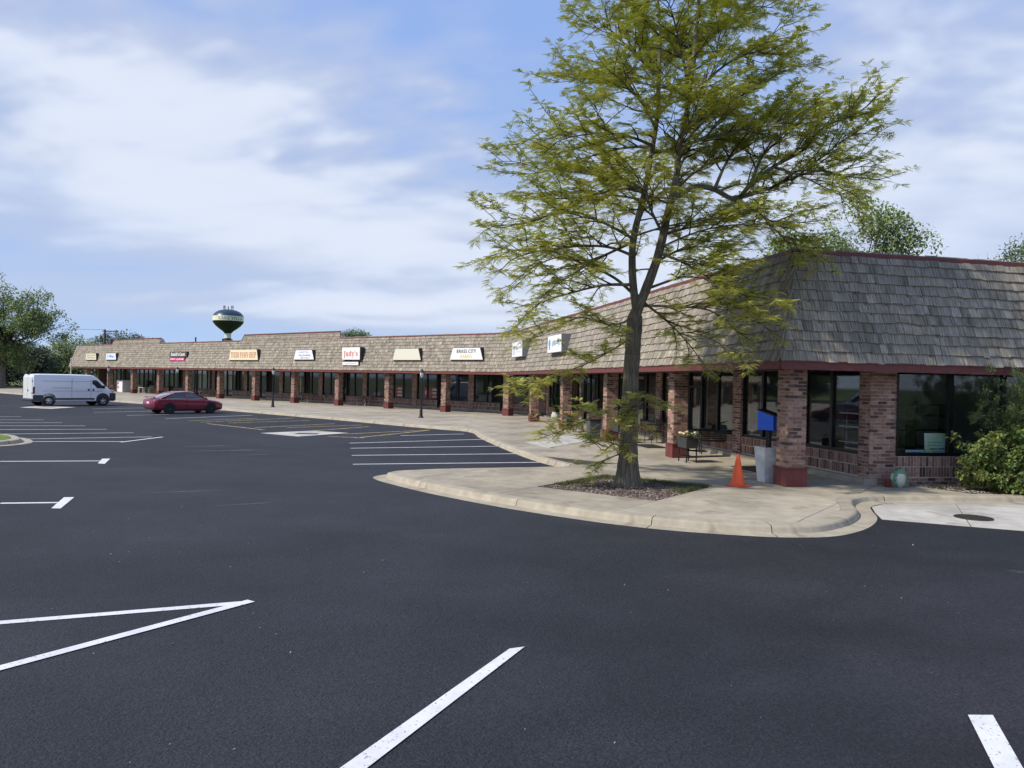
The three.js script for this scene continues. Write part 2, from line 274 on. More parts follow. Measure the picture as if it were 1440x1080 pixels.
function clean(p) { const o = []; for (const q of p) { const l = o[o.length - 1]; if (!l || Math.hypot(q[0] - l[0], q[1] - l[1]) > 0.02) o.push(q); } while (o.length > 3 && Math.hypot(o[0][0] - o[o.length - 1][0], o[0][1] - o[o.length - 1][1]) < 0.02) o.pop(); return o; }
const pavement = new THREE.Group(); pavement.name = 'pavement'; pavement.userData.kind = 'structure'; scene.add(pavement);
const slabR = rng(5);
function paveGrid(poly, o, ex, ez, du, dv, u0, u1, v0, v1, skip) {
  const gap = 0.007;
  for (let i = u0; i < u1; i++) for (let j = v0; j < v1; j++) {
    if (skip && skip(i, j)) continue;
    const bu = o[0] * ex[0] + o[1] * ex[1], bv = o[0] * ez[0] + o[1] * ez[1];
    let p = poly; p = clipHalf(p, ex[0], ex[1], bu + (i + 1) * du - gap); p = clipHalf(p, -ex[0], -ex[1], -(bu + i * du + gap)); p = clipHalf(p, ez[0], ez[1], bv + (j + 1) * dv - gap); p = clipHalf(p, -ez[0], -ez[1], -(bv + j * dv + gap));
    p = clean(p); if (p.length < 3 || area(p) < 0.03) continue;
    const m = part('paving_slab', slab(p, 0.07, SY + (slabR() - 0.5) * 0.005, 0.006), mt.concrete[Math.floor(slabR() * 4)], pavement);
  }
}
const split = [[1.5, -20.9], [0.981, -0.195]];      // line from the notch across to the arcade
const sn = [0.195, 0.981], sd = split[0][0] * sn[0] + split[0][1] * sn[1];
const polyNear = clipHalf(pavePoly, -sn[0], -sn[1], -sd), polyRest = clipHalf(pavePoly, sn[0], sn[1], sd);
const bedO = [0.58, -16.31], bedU = [0.590, -0.807], bedV = [0.807, 0.590], bedSU = 2.9, bedSV = 2.75;
paveGrid(polyNear, bedO, bedU, bedV, bedSU, bedSV, -4, 6, -4, 7, (i, j) => i === 0 && j === 0);
const bendN = [0.87, -0.49], bendD = -0.6 * bendN[0] + -40 * bendN[1];   // from the bend of the wings out to the kerb corner
const polyMid = clipHalf(polyRest, -bendN[0], -bendN[1], -bendD), polyLeft = clipHalf(polyRest, bendN[0], bendN[1], bendD);
paveGrid(polyMid, [1.5, -20.9], [0.981, -0.195], [-0.195, -0.981], 3.3, 3.3, -6, 5, 0, 14);
paveGrid(polyLeft, [-3, -36], [0.636, -0.772], [-0.772, -0.636], 3.6, 4.4, -2, 8, -6, 20);
// a newer, paler slab set in front of a shop door
structure('pavement_patch', slab([[0.57, -28.1], [2.32, -32.3], [3.79, -31.2], [1.3, -25.9]], 0.1, SY + 0.009, 0.004), mt.newConcrete);

// tree bed
const bedPt = (u, v) => [bedO[0] + bedU[0] * u + bedV[0] * v, bedO[1] + bedU[1] * u + bedV[1] * v];
function bumpySheet(poly, y, amp, step, seed) {     // triangulated height field inside a convex outline
  const g = new GB(); let x0 = 1e9, x1 = -1e9, z0 = 1e9, z1 = -1e9; for (const p of poly) { x0 = Math.min(x0, p[0]); x1 = Math.max(x1, p[0]); z0 = Math.min(z0, p[1]); z1 = Math.max(z1, p[1]); }
  const h = (x, z) => y + (fbm(x * 3, z * 3, seed, 4) - 0.5) * amp * 2 + (fbm(x * 18, z * 18, seed + 7, 2) - 0.5) * amp;
  const geos = [];
  for (let x = x0; x < x1; x += step) for (let z = z0; z < z1; z += step) { let p = [[x, z], [x + step, z], [x + step, z + step], [x, z + step]]; for (let i = 0; i < poly.length; i++) { const a = poly[i], b = poly[(i + 1) % poly.length]; const nx = b[1] - a[1], nz = -(b[0] - a[0]); let s = 1; const c = poly[(i + 2) % poly.length]; if (nx * c[0] + nz * c[1] > nx * a[0] + nz * a[1]) s = -1; p = clipHalf(p, s * nx, s * nz, s * (nx * a[0] + nz * a[1])); } if (p.length < 3) continue; const id = p.map(q => g.vert(q[0], h(q[0], q[1]), q[1], 0, 1, 0, q[0], q[1])); for (let k = 2; k < id.length; k++) g.i.push(id[0], id[k], id[k - 1]); }
  const q = g.geo(true); const nn = q.attributes.normal; for (let i = 0; i < nn.count; i++) if (nn.getY(i) < 0) nn.setXYZ(i, -nn.getX(i), -nn.getY(i), -nn.getZ(i)); return { geo: q, h };
}
const mulchMat = M({ map: brickTex, color: lin(0.075, 0.055, 0.045), roughness: 1 });
const chipGeo = new THREE.BoxGeometry(1, 0.22, 0.4);
function scatterChips(name, poly, h, n, seed, cols, smin, smax, inside) {
  const r = rng(seed), im = new THREE.InstancedMesh(chipGeo, M({ color: 0xffffff, roughness: 0.95 }), n), o = new THREE.Object3D(), c = new THREE.Color(); let k = 0, tries = 0;
  let x0 = 1e9, x1 = -1e9, z0 = 1e9, z1 = -1e9; for (const p of poly) { x0 = Math.min(x0, p[0]); x1 = Math.max(x1, p[0]); z0 = Math.min(z0, p[1]); z1 = Math.max(z1, p[1]); }
  const inP = (x, z) => { let q = false; for (let i = 0, j = poly.length - 1; i < poly.length; j = i++) { const a = poly[i], b = poly[j]; if ((a[1] > z) !== (b[1] > z) && x < (b[0] - a[0]) * (z - a[1]) / (b[1] - a[1]) + a[0]) q = !q; } return q; };
  while (k < n && tries++ < n * 12) { const x = lerp(x0, x1, r()), z = lerp(z0, z1, r()); if (!inP(x, z)) continue; o.position.set(x, h(x, z) + 0.006, z); o.rotation.set((r() - 0.5) * 0.9, r() * 6.3, (r() - 0.5) * 0.9); o.scale.setScalar(lerp(smin, smax, r() * r())); o.updateMatrix(); im.setMatrixAt(k, o.matrix); const q = cols[Math.floor(r() * cols.length)], f = 0.75 + r() * 0.5; im.setColorAt(k, c.setRGB(q[0] * f, q[1] * f, q[2] * f)); k++; }
  im.count = k; im.name = numbered(name); shadows(im); im.userData.kind = 'stuff'; scene.add(im); return im;
}
const bedPoly = [bedPt(0.03, 0.03), bedPt(bedSU - 0.03, 0.03), bedPt(bedSU - 0.03, bedSV - 0.03), bedPt(0.03, bedSV - 0.03)];
{
  const b = bumpySheet(bedPoly, 0.098, 0.025, 0.11, 4); structure('tree_bed_soil', b.geo, mulchMat);
  tag(scatterChips('wood_chip_mulch', bedPoly, b.h, 7000, 9, [[0.15, 0.115, 0.095], [0.22, 0.175, 0.145], [0.10, 0.075, 0.063], [0.36, 0.30, 0.25], [0.13, 0.09, 0.075]], 0.02, 0.075), 'grey brown wood chip mulch in the tree bed', 'mulch');
  // grass along two sides of the bed
  const blade = new GB(); { const r = rng(3); for (let i = 0; i < 7; i++) { const a = r() * 6.28, l = 0.05 + r() * 0.06, c = Math.cos(a), s = Math.sin(a), ox = (r() - 0.5) * 0.05, oz = (r() - 0.5) * 0.05; const w = 0.004; const i0 = blade.vert(ox - s * w, 0, oz + c * w, 0, 1, 0, 0, 0), i1 = blade.vert(ox + s * w, 0, oz - c * w, 0, 1, 0, 0, 0), i2 = blade.vert(ox + c * l * 0.5, l, oz + s * l * 0.5, 0, 1, 0, 0, 0); blade.i.push(i0, i1, i2); } }
  const n = 2600, im = new THREE.InstancedMesh(blade.geo(true), new THREE.MeshPhysicalMaterial({ color: 0xffffff, roughness: 0.9, transmission: 0.25, thickness: 0, side: THREE.DoubleSide }), n), r = rng(8), o = new THREE.Object3D(), c = new THREE.Color();
  for (let k = 0; k < n; k++) { let u, v; const t = r(); if (t < 0.5) { u = bedSU - Math.abs(r() + r() - 1) * 0.55 - 0.04; v = 0.05 + r() * (bedSV - 0.1); } else { v = 0.04 + Math.abs(r() + r() - 1) * 0.25; u = 0.6 + r() * (bedSU - 0.7); } if (t > 0.86) { v = bedSV - Math.abs(r() + r() - 1) * 0.5 - 0.05; u = bedSU - r() * 1.5; } const p = bedPt(u, v); o.position.set(p[0], b.h(p[0], p[1]) - 0.005, p[1]); o.rotation.set(0, r() * 6.3, 0); o.scale.setScalar(0.5 + r() * 0.7); o.updateMatrix(); im.setMatrixAt(k, o.matrix); const f = 0.7 + r() * 0.6, y = r(); im.setColorAt(k, c.setRGB(lerp(0.06, 0.14, y) * f, lerp(0.11, 0.13, y) * f, lerp(0.025, 0.05, y) * f)); }
  im.name = 'bed_grass'; im.userData.kind = 'stuff'; shadows(im); scene.add(im); tag(im, 'sparse short grass along the edges of the tree bed', 'grass');
}
// pale concrete apron with joint, gutter and drain cover beside the corner of the building
{
  structure('concrete_apron', slab([[6.74, -13.9], [6.96, -14.62], [7.22, -15.32], [7.64, -15.70], [8.3, -15.83], [9.25, -15.94], [8.02, -13.36]], -0.05, 0.010, 0.003), mt.newConcrete);
  structure('concrete_apron', slab([[8.035, -13.352], [9.265, -15.942], [10.65, -16.08], [16, -17.05], [16, -10.05]], -0.05, 0.009, 0.003), mt.newConcrete);
  const cov = thing('manhole_cover', 'round dark iron drain cover set in the pale concrete apron', 'drain cover', [8.6, 0.012, -14.24]);
  const pts = [[0, 0], [0.30, 0], [0.30, 0.006], [0.27, 0.008], [0, 0.008]];
  const iron = M({ map: brickTex, color: lin(0.07, 0.06, 0.05), roughness: 0.7, metalness: 0.4 });
  part('plate', lathe(pts, 40), iron, cov); part('ring', new THREE.TorusGeometry(0.315, 0.012, 6, 40).rotateX(Math.PI / 2).translate(0, 0.004, 0), iron, cov);
  for (let i = 0; i < 8; i++) { const a = i / 8 * 6.283; part('rib', rb(0, 0, 0, 0.10, 0.01, 0.022, 0.004, 1).rotateY(-a).translate(Math.cos(a) * 0.18, 0.01, Math.sin(a) * 0.18), mt.blackMatte, cov); }
}
// concrete pads with drains in the lot
function drainPad(poly, cx, cz, label) {
  const d = thing('drain_pad', label, 'drain', [0, 0, 0]);
  part('pad', slab(poly, -0.03, 0.007), mt.newConcrete, d);
  part('grate_frame', bx(cx, 0.006, cz, 0.9, 0.01, 0.55), mt.blackMatte, d);
  for (let i = 0; i < 7; i++) part('grate_bar', bx(cx - 0.36 + i * 0.12, 0.013, cz, 0.05, 0.01, 0.5), M({ color: lin(0.10, 0.09, 0.085), roughness: 0.7 }), d);
}
drainPad([[-10.2, -31.4], [-8.6, -33.4], [-6.85, -32.5], [-8.3, -30.05]], -8.35, -31.5, 'pale concrete drain pad beside the yellow hatched bays');
drainPad([[-30.9, -48.4], [-31.4, -51.0], [-28.5, -50.4], [-28.4, -47.5]], -29.9, -49.7, 'pale concrete drain pad beside the white van');

// painted bay lines, each its own strip of paint
function stripe(name, x0, z0, x1, z1, w, m) { const L = Math.hypot(x1 - x0, z1 - z0), a = Math.atan2(-(z1 - z0), x1 - x0); const g = new THREE.PlaneGeometry(L, w, 1, 1).rotateX(-Math.PI / 2); const uv = g.attributes.uv; for (let i = 0; i < 4; i++) uv.setXY(i, uv.getX(i) * L + x0, uv.getY(i) * w + z0); const o = structure(name, g, m); o.position.set((x0 + x1) / 2, 0.005, (z0 + z1) / 2); o.rotation.y = a; return o; }
function quadPaint(name, q) { return structure(name, sheet(q, 0.009), mt.white); }
const P = 'painted_bay_line';
quadPaint(P, [[-1.03, -4.5], [0.03, -6.73], [0.165, -6.79], [-0.87, -4.5]]);
quadPaint(P, [[3.355, -5.565], [3.54, -5.572], [3.13, -4.5], [2.95, -4.5]]);
stripe(P, -2.74, -7.92, -6.3, -6.49, 0.115, mt.white); stripe(P, -2.66, -7.99, -4.6, -5.1, 0.115, mt.white).position.y = 0.009;
for (const s of [[-13.05, -19.68, -10.72, -20.3], [-8.94, -13.51, -8.0, -13.72], [-13.1, -25.86, -12.84, -28.39], [-16.09, -25.29, -13.15, -26.1]]) stripe(P, ...s, 0.12, mt.white);
quadPaint(P, [[-10.55, -19.68], [-10.34, -19.62], [-10.83, -20.82], [-11.02, -20.78]]); quadPaint(P, [[-7.80, -13.1], [-7.64, -13.1], [-8.10, -14.32], [-8.27, -14.28]]);
for (const s of [[-28, -37.2, -24.71, -38.81], [-27, -34.6, -22.3, -36.68], [-25.5, -32.8, -20.4, -34.96], [-24, -31.3, -18.39, -33.24], [-22.5, -29.0, -16.57, -31.58], [-21, -26.8, -14.73, -30.03], [-16.57, -26.24, -13.2, -28.3]]) stripe(P, ...s, 0.11, mt.white);
for (const s of [[-17.92, -39.88, -15.2, -45.2], [-4.55, -31.69, -2.05, -33.5], [-5.76, -27.5, -1.15, -30.7], [-5.31, -25.53, -0.35, -27.7], [-4.78, -23.2, 0.4, -24.98], [-4.26, -20.83, 1.1, -22.5], [-26.49, -48.64, -23.5, -53.19], [-24.11, -44.43, -21.2, -48.9], [-21.0, -42.0, -18.2, -46.6]]) stripe(P, ...s, 0.11, mt.white);
for (const s of [[-16.11, -38.38, -13.9, -42.1], [-15.13, -37.47, -12.2, -43.17], [-14.45, -36.62, -10.65, -33.22], [-13.76, -37.4, -10.79, -41.21], [-11.48, -34.54, -8.91, -38.87], [-10.19, -35.01, -7.42, -38.27], [-8.67, -33.15, -6.86, -37.1], [-6.83, -31.88, -3.74, -35.67], [-7.24, -30.44, -5.72, -30.03], [-6.05, -29.93, -3.81, -35.29]]) stripe('faded_yellow_line', ...s, 0.13, mt.yellow);
// tyre scuffs and loose grit on the asphalt
{
  const scuffAlpha = tex(256, (u, v, i, j) => { const e = Math.sin(Math.PI * v) * Math.sin(Math.PI * u); const q = 255 * clamp(e * 1.2) * sstep(0.42, 0.75, fbm(u * 14, v * 30, 5, 4)) * 0.8; return [q, q, q]; }, false, 1);
  const sm2 = new THREE.MeshStandardMaterial({ color: lin(0.17, 0.17, 0.18), roughness: 0.9, alphaMap: scuffAlpha, transparent: true });
  for (const [x, z, L, w, a] of [[-8.6, -23.9, 2.6, 0.5, 0.4], [-7.6, -22.7, 1.6, 0.3, 0.4], [-6.5, -15.3, 1.8, 0.16, 0.45], [-9.8, -25.2, 2.2, 0.4, 0.5], [8.3, -10.4, 0.9, 0.22, 0.1], [6.9, -10.0, 0.8, 0.25, -0.3], [-4.8, -14.0, 1.6, 0.12, 0.5]]) { const g = new THREE.PlaneGeometry(L, w).rotateX(-Math.PI / 2); const m = structure('tyre_scuff', g, sm2); m.position.set(x, 0.004, z); m.rotation.y = a; }
  tag(scatterChips('asphalt_grit', [[-9, -4.3], [9, -4.3], [14, -11.5], [2, -11.8], [-6, -16], [-14, -17]], () => 0.0, 420, 71, [[0.45, 0.44, 0.42], [0.3, 0.29, 0.28], [0.06, 0.06, 0.06], [0.12, 0.11, 0.1]], 0.006, 0.026), 'pale grit and small stones scattered on the dark asphalt', 'grit');
}
// grassed island at the far bays
{
  const pts = smooth([[-32, -19.5], [-22, -21.3], [-15.9, -23.2], [-15.45, -24.6], [-16.3, -26.1], [-17.4, -27.0], [-20, -27.9], [-32, -30.5]], 0.4);
  kerbLengths(pts.slice().reverse(), nearProf, 8);
  structure('island_turf', sheet(offset(pts.slice().reverse(), 0.6), 0.135), M({ map: grassTex, color: lin(0.75, 0.85, 0.55), roughness: 1 }));
}
// far side road and its verge, beyond the end of the building
structure('verge', sheet([[-140, -118], [-140, -190], [-40, -190], [-60, -116]], 0.01), M({ map: grassTex, color: lin(0.62, 0.66, 0.5), roughness: 1 }));

// ------------------------------------------------------------------ the shopping arcade (one building, three wings)
const O = V(6.14, 0, -17.1);
const mall = thing('shopping_arcade', 'long low brick shopping arcade under a grey shake mansard roof with red trim', 'building', [O.x, 0, O.z]);
const LEFT = { o: V(-0.21, 0, -49.13).sub(O), th: -0.689, key: 'left' }, MID = { o: V(0, 0, 0), th: -1.3745, key: 'mid' }, RIGHT = { o: V(0, 0, 0), th: 0.1963, key: 'right' };
function inWing(m, F, x = 0, y = 0, z = 0) { const c = Math.cos(F.th), s = Math.sin(F.th); m.position.set(F.o.x + x * c + z * s, y, F.o.z - x * s + z * c); m.rotation.y = F.th; return m; }
function wingPart(name, geo, mat, F, x = 0, y = 0, z = 0) { return inWing(part(name, geo, mat, mall), F, x, y, z); }
const wingToWorld = (F, x, y, z) => { const c = Math.cos(F.th), s = Math.sin(F.th); return V(O.x + F.o.x + x * c + z * s, y, O.z + F.o.z - x * s + z * c); };
const K = 0.356;                                     // mitre at the bend between the left and middle wings
const LLEN = 67.4, MLEN = 32.65, RLEN = 15;
const lo = { left: t => -LLEN - t, mid: t => -MLEN + K * t, right: t => -t }, hi = { left: t => -K * t, mid: t => t, right: t => RLEN };
const EB = 2.74, ET = 2.91, RT = 5.36, E0 = 0.52, E1 = -0.13;   // eave bottom / top, ridge, overhang, inset
const slopeT = s => lerp(E0, E1, s), slopeY = s => lerp(ET, RT, s), SLEN = Math.hypot(E0 - E1, RT - ET), ALPHA = Math.atan2(E0 - E1, RT - ET);
const bricks = [], shakes = [];
const roofs = {};
for (const F of [LEFT, MID, RIGHT]) {
  const k = F.key, g = new GB();
  const q = (a, b, c, d) => { const i = [a, b, c, d].map(p => g.vert(p[0], p[1], p[2], 0, 0.3, 1, p[0], p[1])); g.i.push(i[0], i[1], i[2], i[0], i[2], i[3]); };
  q([lo[k](E0), ET, E0], [hi[k](E0), ET, E0], [hi[k](E1), RT, E1], [lo[k](E1), RT, E1]);
  if (k === 'left') q([lo[k](E0), ET, -12], [lo[k](E0), ET, E0], [lo[k](E1), RT, E1], [lo[k](E1), RT, -12]);
  roofs[k] = wingPart('roof', g.geo(true), mt.backing, F);
  // fascia board, drip edge, soffit and ridge trim
  const x0 = lo[k](E0 + 0.02), x1 = hi[k](E0 + 0.02);
  const fas = wingPart('fascia', bx((x0 + x1) / 2, (EB + ET) / 2, E0, x1 - x0, ET - EB, 0.04), mt.fascia, F);
  part('drip_edge', bx((x0 + x1) / 2, ET + 0.004, E0 + 0.028, x1 - x0, 0.03, 0.02), mt.redPaint, fas);
  const y0 = lo[k](E1), y1 = hi[k](E1);
  const rt = wingPart('ridge_trim', bx((y0 + y1) / 2, RT + 0.03, E1 - 0.03, y1 - y0, 0.12, 0.14), mt.fascia, F);
  for (let x = y0 + 3; x < y1 - 0.5; x += 3.05) part('trim_joint', bx(x, RT + 0.03, E1 - 0.03, 0.03, 0.124, 0.145), mt.redPaint, rt);
}
{ const g = bx(0, 0, 0, 12, ET - EB, 0.04); wingPart('fascia', bx(-LLEN - E0, (EB + ET) / 2, E0 - 6, 0.04, ET - EB, 12), mt.fascia, LEFT); }
// shake courses
const shR = rng(77), shW = [0.13, 0.18, 0.23, 0.28, 0.34], EXPO = 0.236;
function fillCourses(F, s0, s1, xa, xb) {            // s along the slope in metres
  for (let row = Math.round(s0 / EXPO); row * EXPO < s1 - 0.05; row++) {
    const s = row * EXPO, f = s / SLEN; let x = xa(f) + shR() * 0.05; const xe = xb(f);
    while (x < xe - 0.05) { let wi = Math.floor(shR() * 5), w = shW[wi]; if (x + w > xe + 0.06) { wi = 0; w = shW[0]; } const jy = (shR() - 0.5) * 0.03 + (shR() < 0.06 ? (shR() - 0.5) * 0.05 : 0); shakes.push({ F, x: x + w / 2, s: s + jy, wi, tone: Math.floor(shR() * 6), v: shR(), rz: (shR() - 0.5) * 0.03, lift: shR() * 0.010, age: 0.88 + 0.24 * shR(), grain: shR() * 5 }); x += w + 0.004 + shR() * 0.008; }
  }
}
for (const F of [LEFT, MID, RIGHT]) { const k = F.key; fillCourses(F, 0, SLEN, f => lo[k](slopeT(f)), f => hi[k](slopeT(f))); }
const shakeGeos = [];                                // 5 widths x 3 grain offsets
for (const w of shW) for (let v = 0; v < 3; v++) {
  const L = 0.30, g = new THREE.BoxGeometry(w, L, 0.02), p = g.attributes.position, uv = g.attributes.uv;
  for (let i = 0; i < p.count; i++) { const top = p.getY(i) > 0, fr = p.getZ(i) > 0; const y = top ? L : 0; p.setXYZ(i, p.getX(i), y + (top ? 0 : (p.getX(i) > 0 ? 0.004 : -0.004) * (v - 1)), top ? (fr ? 0.012 : 0) : (fr ? 0.054 : 0.016)); uv.setXY(i, p.getX(i) + v * 0.31 + w * 2.3, p.getY(i) * 0.9 + v * 0.37); }
  g.computeVertexNormals(); shakeGeos.push(g);
}
// the 300 shakes nearest the corner become objects of their own, the rest one field
const fromCorner = s => s.F === RIGHT ? Math.max(0, s.x) : s.F === MID ? Math.abs(s.x) * 1.7 : 1000 + Math.abs(s.x);
shakes.sort((a, b) => fromCorner(a) - fromCorner(b));
{
  const rest = { left: [], mid: [], right: [] }; const mm = new THREE.Matrix4(), e = new THREE.Euler();
  shakes.forEach((s, i) => {
    const f = s.s / SLEN, geo = shakeGeos[s.wi * 3 + Math.floor(s.v * 3)];
    const pos = V(s.x, slopeY(f), slopeT(f) + s.lift);
    if (i < 300) { const m = part('shake', geo, mt.shakes[s.tone], roofs[s.F.key]); m.position.copy(pos); m.rotation.set(-ALPHA, 0, s.rz); }
    else { const g = geo.clone(); mm.makeRotationFromEuler(e.set(-ALPHA, 0, s.rz)).setPosition(pos); g.applyMatrix4(mm); const uv = g.attributes.uv, du = s.grain; for (let k = 0; k < uv.count; k++) uv.setXY(k, uv.getX(k) + du, uv.getY(k) + du * 0.3); const c = shakeTones[s.tone], q = s.age; paint(g, c[0] * q, c[1] * q, c[2] * q); rest[s.F.key].push(g); }
  });
  const all = []; for (const F of [LEFT, MID, RIGHT]) { const g = merge(rest[F.key]); const c = Math.cos(F.th), q = Math.sin(F.th); g.applyMatrix4(new THREE.Matrix4().makeRotationY(F.th).setPosition(F.o.x, 0, F.o.z)); all.push(g); }
  // raised sections of the left wing
  const raised = [[-31.4, -17.3], [-57.8, -46.6]];
  const extra = [];
  for (const [a, b] of raised) {
    const H = 0.56, dx = 0.26, dt = 0.15; const g = new GB();
    const v = p => g.vert(p[0], p[1], p[2], 0, 0.3, 1, p[0], p[1]);
    const f = [[a, RT, E1], [b, RT, E1], [b - dx, RT + H, E1 - dt], [a + dx, RT + H, E1 - dt]].map(v), bk = [[a, RT, -0.75], [b, RT, -0.75], [b - dx, RT + H, -0.55], [a + dx, RT + H, -0.55]].map(v);
    const qd = (p, q, r, s) => g.i.push(p, q, r, p, r, s); qd(f[0], f[1], f[2], f[3]); qd(f[1], bk[1], bk[2], f[2]); qd(bk[1], bk[0], bk[3], bk[2]); qd(bk[0], f[0], f[3], bk[3]); qd(f[3], f[2], bk[2], bk[3]);
    const base = wingPart('raised_parapet', g.geo().toNonIndexed(), M({ map: grainTex, color: lin(0.62, 0.60, 0.56), roughness: 0.8 }), LEFT); base.geometry.computeVertexNormals();
    const al = Math.atan2(dt, H), SL = Math.hypot(dt, H);
    for (let row = 0; row < 3; row++) { let x = a + 0.02 + dx * row * 0.4; const xe = b - dx * row * 0.4; while (x < xe - 0.1) { const wi = Math.floor(shR() * 5), w = shW[wi]; const g2 = shakeGeos[wi * 3 + Math.floor(shR() * 3)].clone(); if (row === 2) g2.scale(1, 0.42, 1); const ss = row * EXPO - 0.04; mm.makeRotationFromEuler(e.set(-al, 0, 0)).setPosition(x + w / 2, RT + ss * Math.cos(al), E1 - ss * Math.sin(al) + 0.01); g2.applyMatrix4(mm); const c = shakeTones[Math.floor(shR() * 6)]; paint(g2, ...c); g2.applyMatrix4(new THREE.Matrix4().makeRotationY(LEFT.th).setPosition(LEFT.o.x, 0, LEFT.o.z)); extra.push(g2); x += w + 0.006; } }
    part('parapet_trim', merge([bar(V(a + dx - 0.05, RT + H + 0.03, E1 - dt), V(b - dx + 0.05, RT + H + 0.03, E1 - dt), 0.14, 0.10), bar(V(a - 0.02, RT + 0.05, E1), V(a + dx, RT + H + 0.04, E1 - dt), 0.10, 0.10), bar(V(b + 0.02, RT + 0.05, E1), V(b - dx, RT + H + 0.04, E1 - dt), 0.10, 0.10)]), mt.fascia, base);
  }
  all.push(merge(extra));
  const st = part('shake_field', merge(all), mt.shakeMerged, mall); st.userData.kind = 'stuff';
  // hip caps at the corner and along the far end
  const hip = (F, xe, sgn) => { for (let r = 0; r < 11; r++) { const s0 = (r * EXPO) / SLEN; const s1 = Math.min(1, (r * EXPO + 0.29) / SLEN); const A = V(xe(slopeT(s0)), slopeY(s0), slopeT(s0)), B = V(xe(slopeT(s1)), slopeY(s1), slopeT(s1)); for (const [dx, dz] of [[-sgn * 0.05, 0.035], [sgn * 0.03, -0.05]]) { const g = bar(V(A.x + dx, A.y, A.z + dz), V(B.x + dx * 0.9, B.y, B.z + dz * 0.9 - 0.012), dx * sgn < 0 ? 0.10 : 0.035, dx * sgn < 0 ? 0.035 : 0.10); const m = part('hip_shake', g, mt.shakes[(r * 2 + (dz > 0 ? 3 : 1)) % 6], roofs[F.key]); } } };
  hip(MID, t => hi.mid(t), 1);
}
// flat roof deck and hidden outer walls that close the building
wingPart('roof_deck', [bx(-LLEN / 2, RT - 0.30, -8.2, LLEN + 1, 0.16, 15.6)], mt.backing, LEFT);
wingPart('roof_deck', [bx(-16.9, RT - 0.28, -8.4, 33.0, 0.16, 16.4)], mt.backing, MID);
const outerWall = M({ map: brickTex, color: lin(0.26, 0.17, 0.13), roughness: 0.95 });
wingPart('rear_wall', [bx(-LLEN / 2 + 2, 2.6, -15.9, LLEN + 4, 5.2, 0.2), bx(-LLEN + 0.1, 2.6, -9.5, 0.2, 5.2, 12.8)], outerWall, LEFT);
wingPart('rear_wall', [bx(-17, 2.6, -16.5, 34, 5.2, 0.2)], outerWall, MID);

// ---- brick laying: bricks recorded in wing coordinates, size along x / y / t
const brR = rng(31), BL = 0.205, BH = 0.066, BJ = 0.015;
function batch() { return 0.88 + 0.24 * brR(); }
function tone() { const r = brR(); return r < 0.28 ? 0 : r < 0.47 ? 1 : r < 0.61 ? 2 : r < 0.76 ? 4 : r < 0.90 ? 3 : 5; }
function layX(F, x0, x1, y0, y1, t, out = 1) {       // stretcher bond on a face at depth t facing +t (out=1) or -t
  let r = 0; for (let y = y0; y + BH < y1 + 0.012; y += BH + BJ, r++) { let x = x0 + (r % 2 ? -BL / 2 : 0); while (x < x1 - 0.02) { const a = Math.max(x, x0), b = Math.min(x + BL, x1); if (b - a > 0.03) bricks.push({ F, x: (a + b) / 2, y: y + BH / 2, t: t - out * 0.008, w: b - a, h: BH, d: 0.028, n: [0, out], tone: tone(), batch: batch() }); x += BL + BJ; } }
}
function layT(F, t0, t1, y0, y1, x, out = 1) {       // face at x facing +x (out=1) or -x
  let r = 1; for (let y = y0; y + BH < y1 + 0.012; y += BH + BJ, r++) { let q = t0 + (r % 2 ? -BL / 2 : 0); while (q < t1 - 0.02) { const a = Math.max(q, t0), b = Math.min(q + BL, t1); if (b - a > 0.03) bricks.push({ F, x: x - out * 0.008, y: y + BH / 2, t: (a + b) / 2, w: 0.028, h: BH, d: b - a, n: [out, 0], tone: tone(), batch: batch() }); q += BL + BJ; } }
}
function soldiers(F, x0, x1, y0, y1, t) { for (let x = x0; x < x1 - 0.03; x += BH + BJ) { const b = Math.min(x + BH, x1); bricks.push({ F, x: (x + b) / 2, y: (y0 + y1) / 2, t: t - 0.008, w: b - x, h: y1 - y0 - BJ, d: 0.028, n: [0, 1], tone: brR() < 0.3 ? 4 : tone(), batch: batch() }); } }
// ---- columns
const CW = 0.45, BW = 0.53;
function column(F, x, t) {
  const c = wingPart('column', bx(0, (0.5 + EB + 0.15) / 2, 0, CW - 0.016, EB + 0.15 - 0.5, CW - 0.016), mt.mortar, F, x, 0, t);
  const b = part('column_base', [rb(0, SY + 0.20, 0, BW, 0.40, BW, 0.006, 1), rb(0, SY + 0.415, 0, BW + 0.05, 0.03, BW + 0.05, 0.006, 1)], mt.redPaint, c);
  for (const s of [-1, 1]) { part('base_groove', bx(s * 0.02 + 0.0, SY + 0.2, BW / 2 + 0.001, 0.012, 0.39, 0.004), mt.redPaint, c); part('base_groove', bx(BW / 2 + 0.001, SY + 0.2, s * 0.11, 0.004, 0.39, 0.012), mt.redPaint, c); }
  const h = CW / 2;
  layX(F, x - h, x + h, 0.57, EB + 0.06, t + h, 1); layT(F, t - h, t + h, 0.57, EB + 0.06, x + h, 1); layT(F, t - h, t + h, 0.57, EB + 0.06, x - h, -1); layX(F, x - h, x + h, 0.57, EB + 0.06, t - h, -1);
}
const leftCols = []; for (let k = 0; k <= 11; k++) leftCols.push(-5.85 * k - (k === 0 ? 0.25 : 0));
const midCols = [-0.265, -6.6, -13.05, -19.6, -26.3];
leftCols.forEach(x => column(LEFT, x, -0.26)); midCols.forEach(x => column(MID, x, -0.26));
// beam over the columns
wingPart('beam', bx(-LLEN / 2, EB + 0.06, -0.26, LLEN, 0.12, 0.46), mt.soffit, LEFT);
wingPart('beam', bx(-MLEN / 2, EB + 0.06, -0.26, MLEN - 0.5, 0.12, 0.46), mt.soffit, MID);
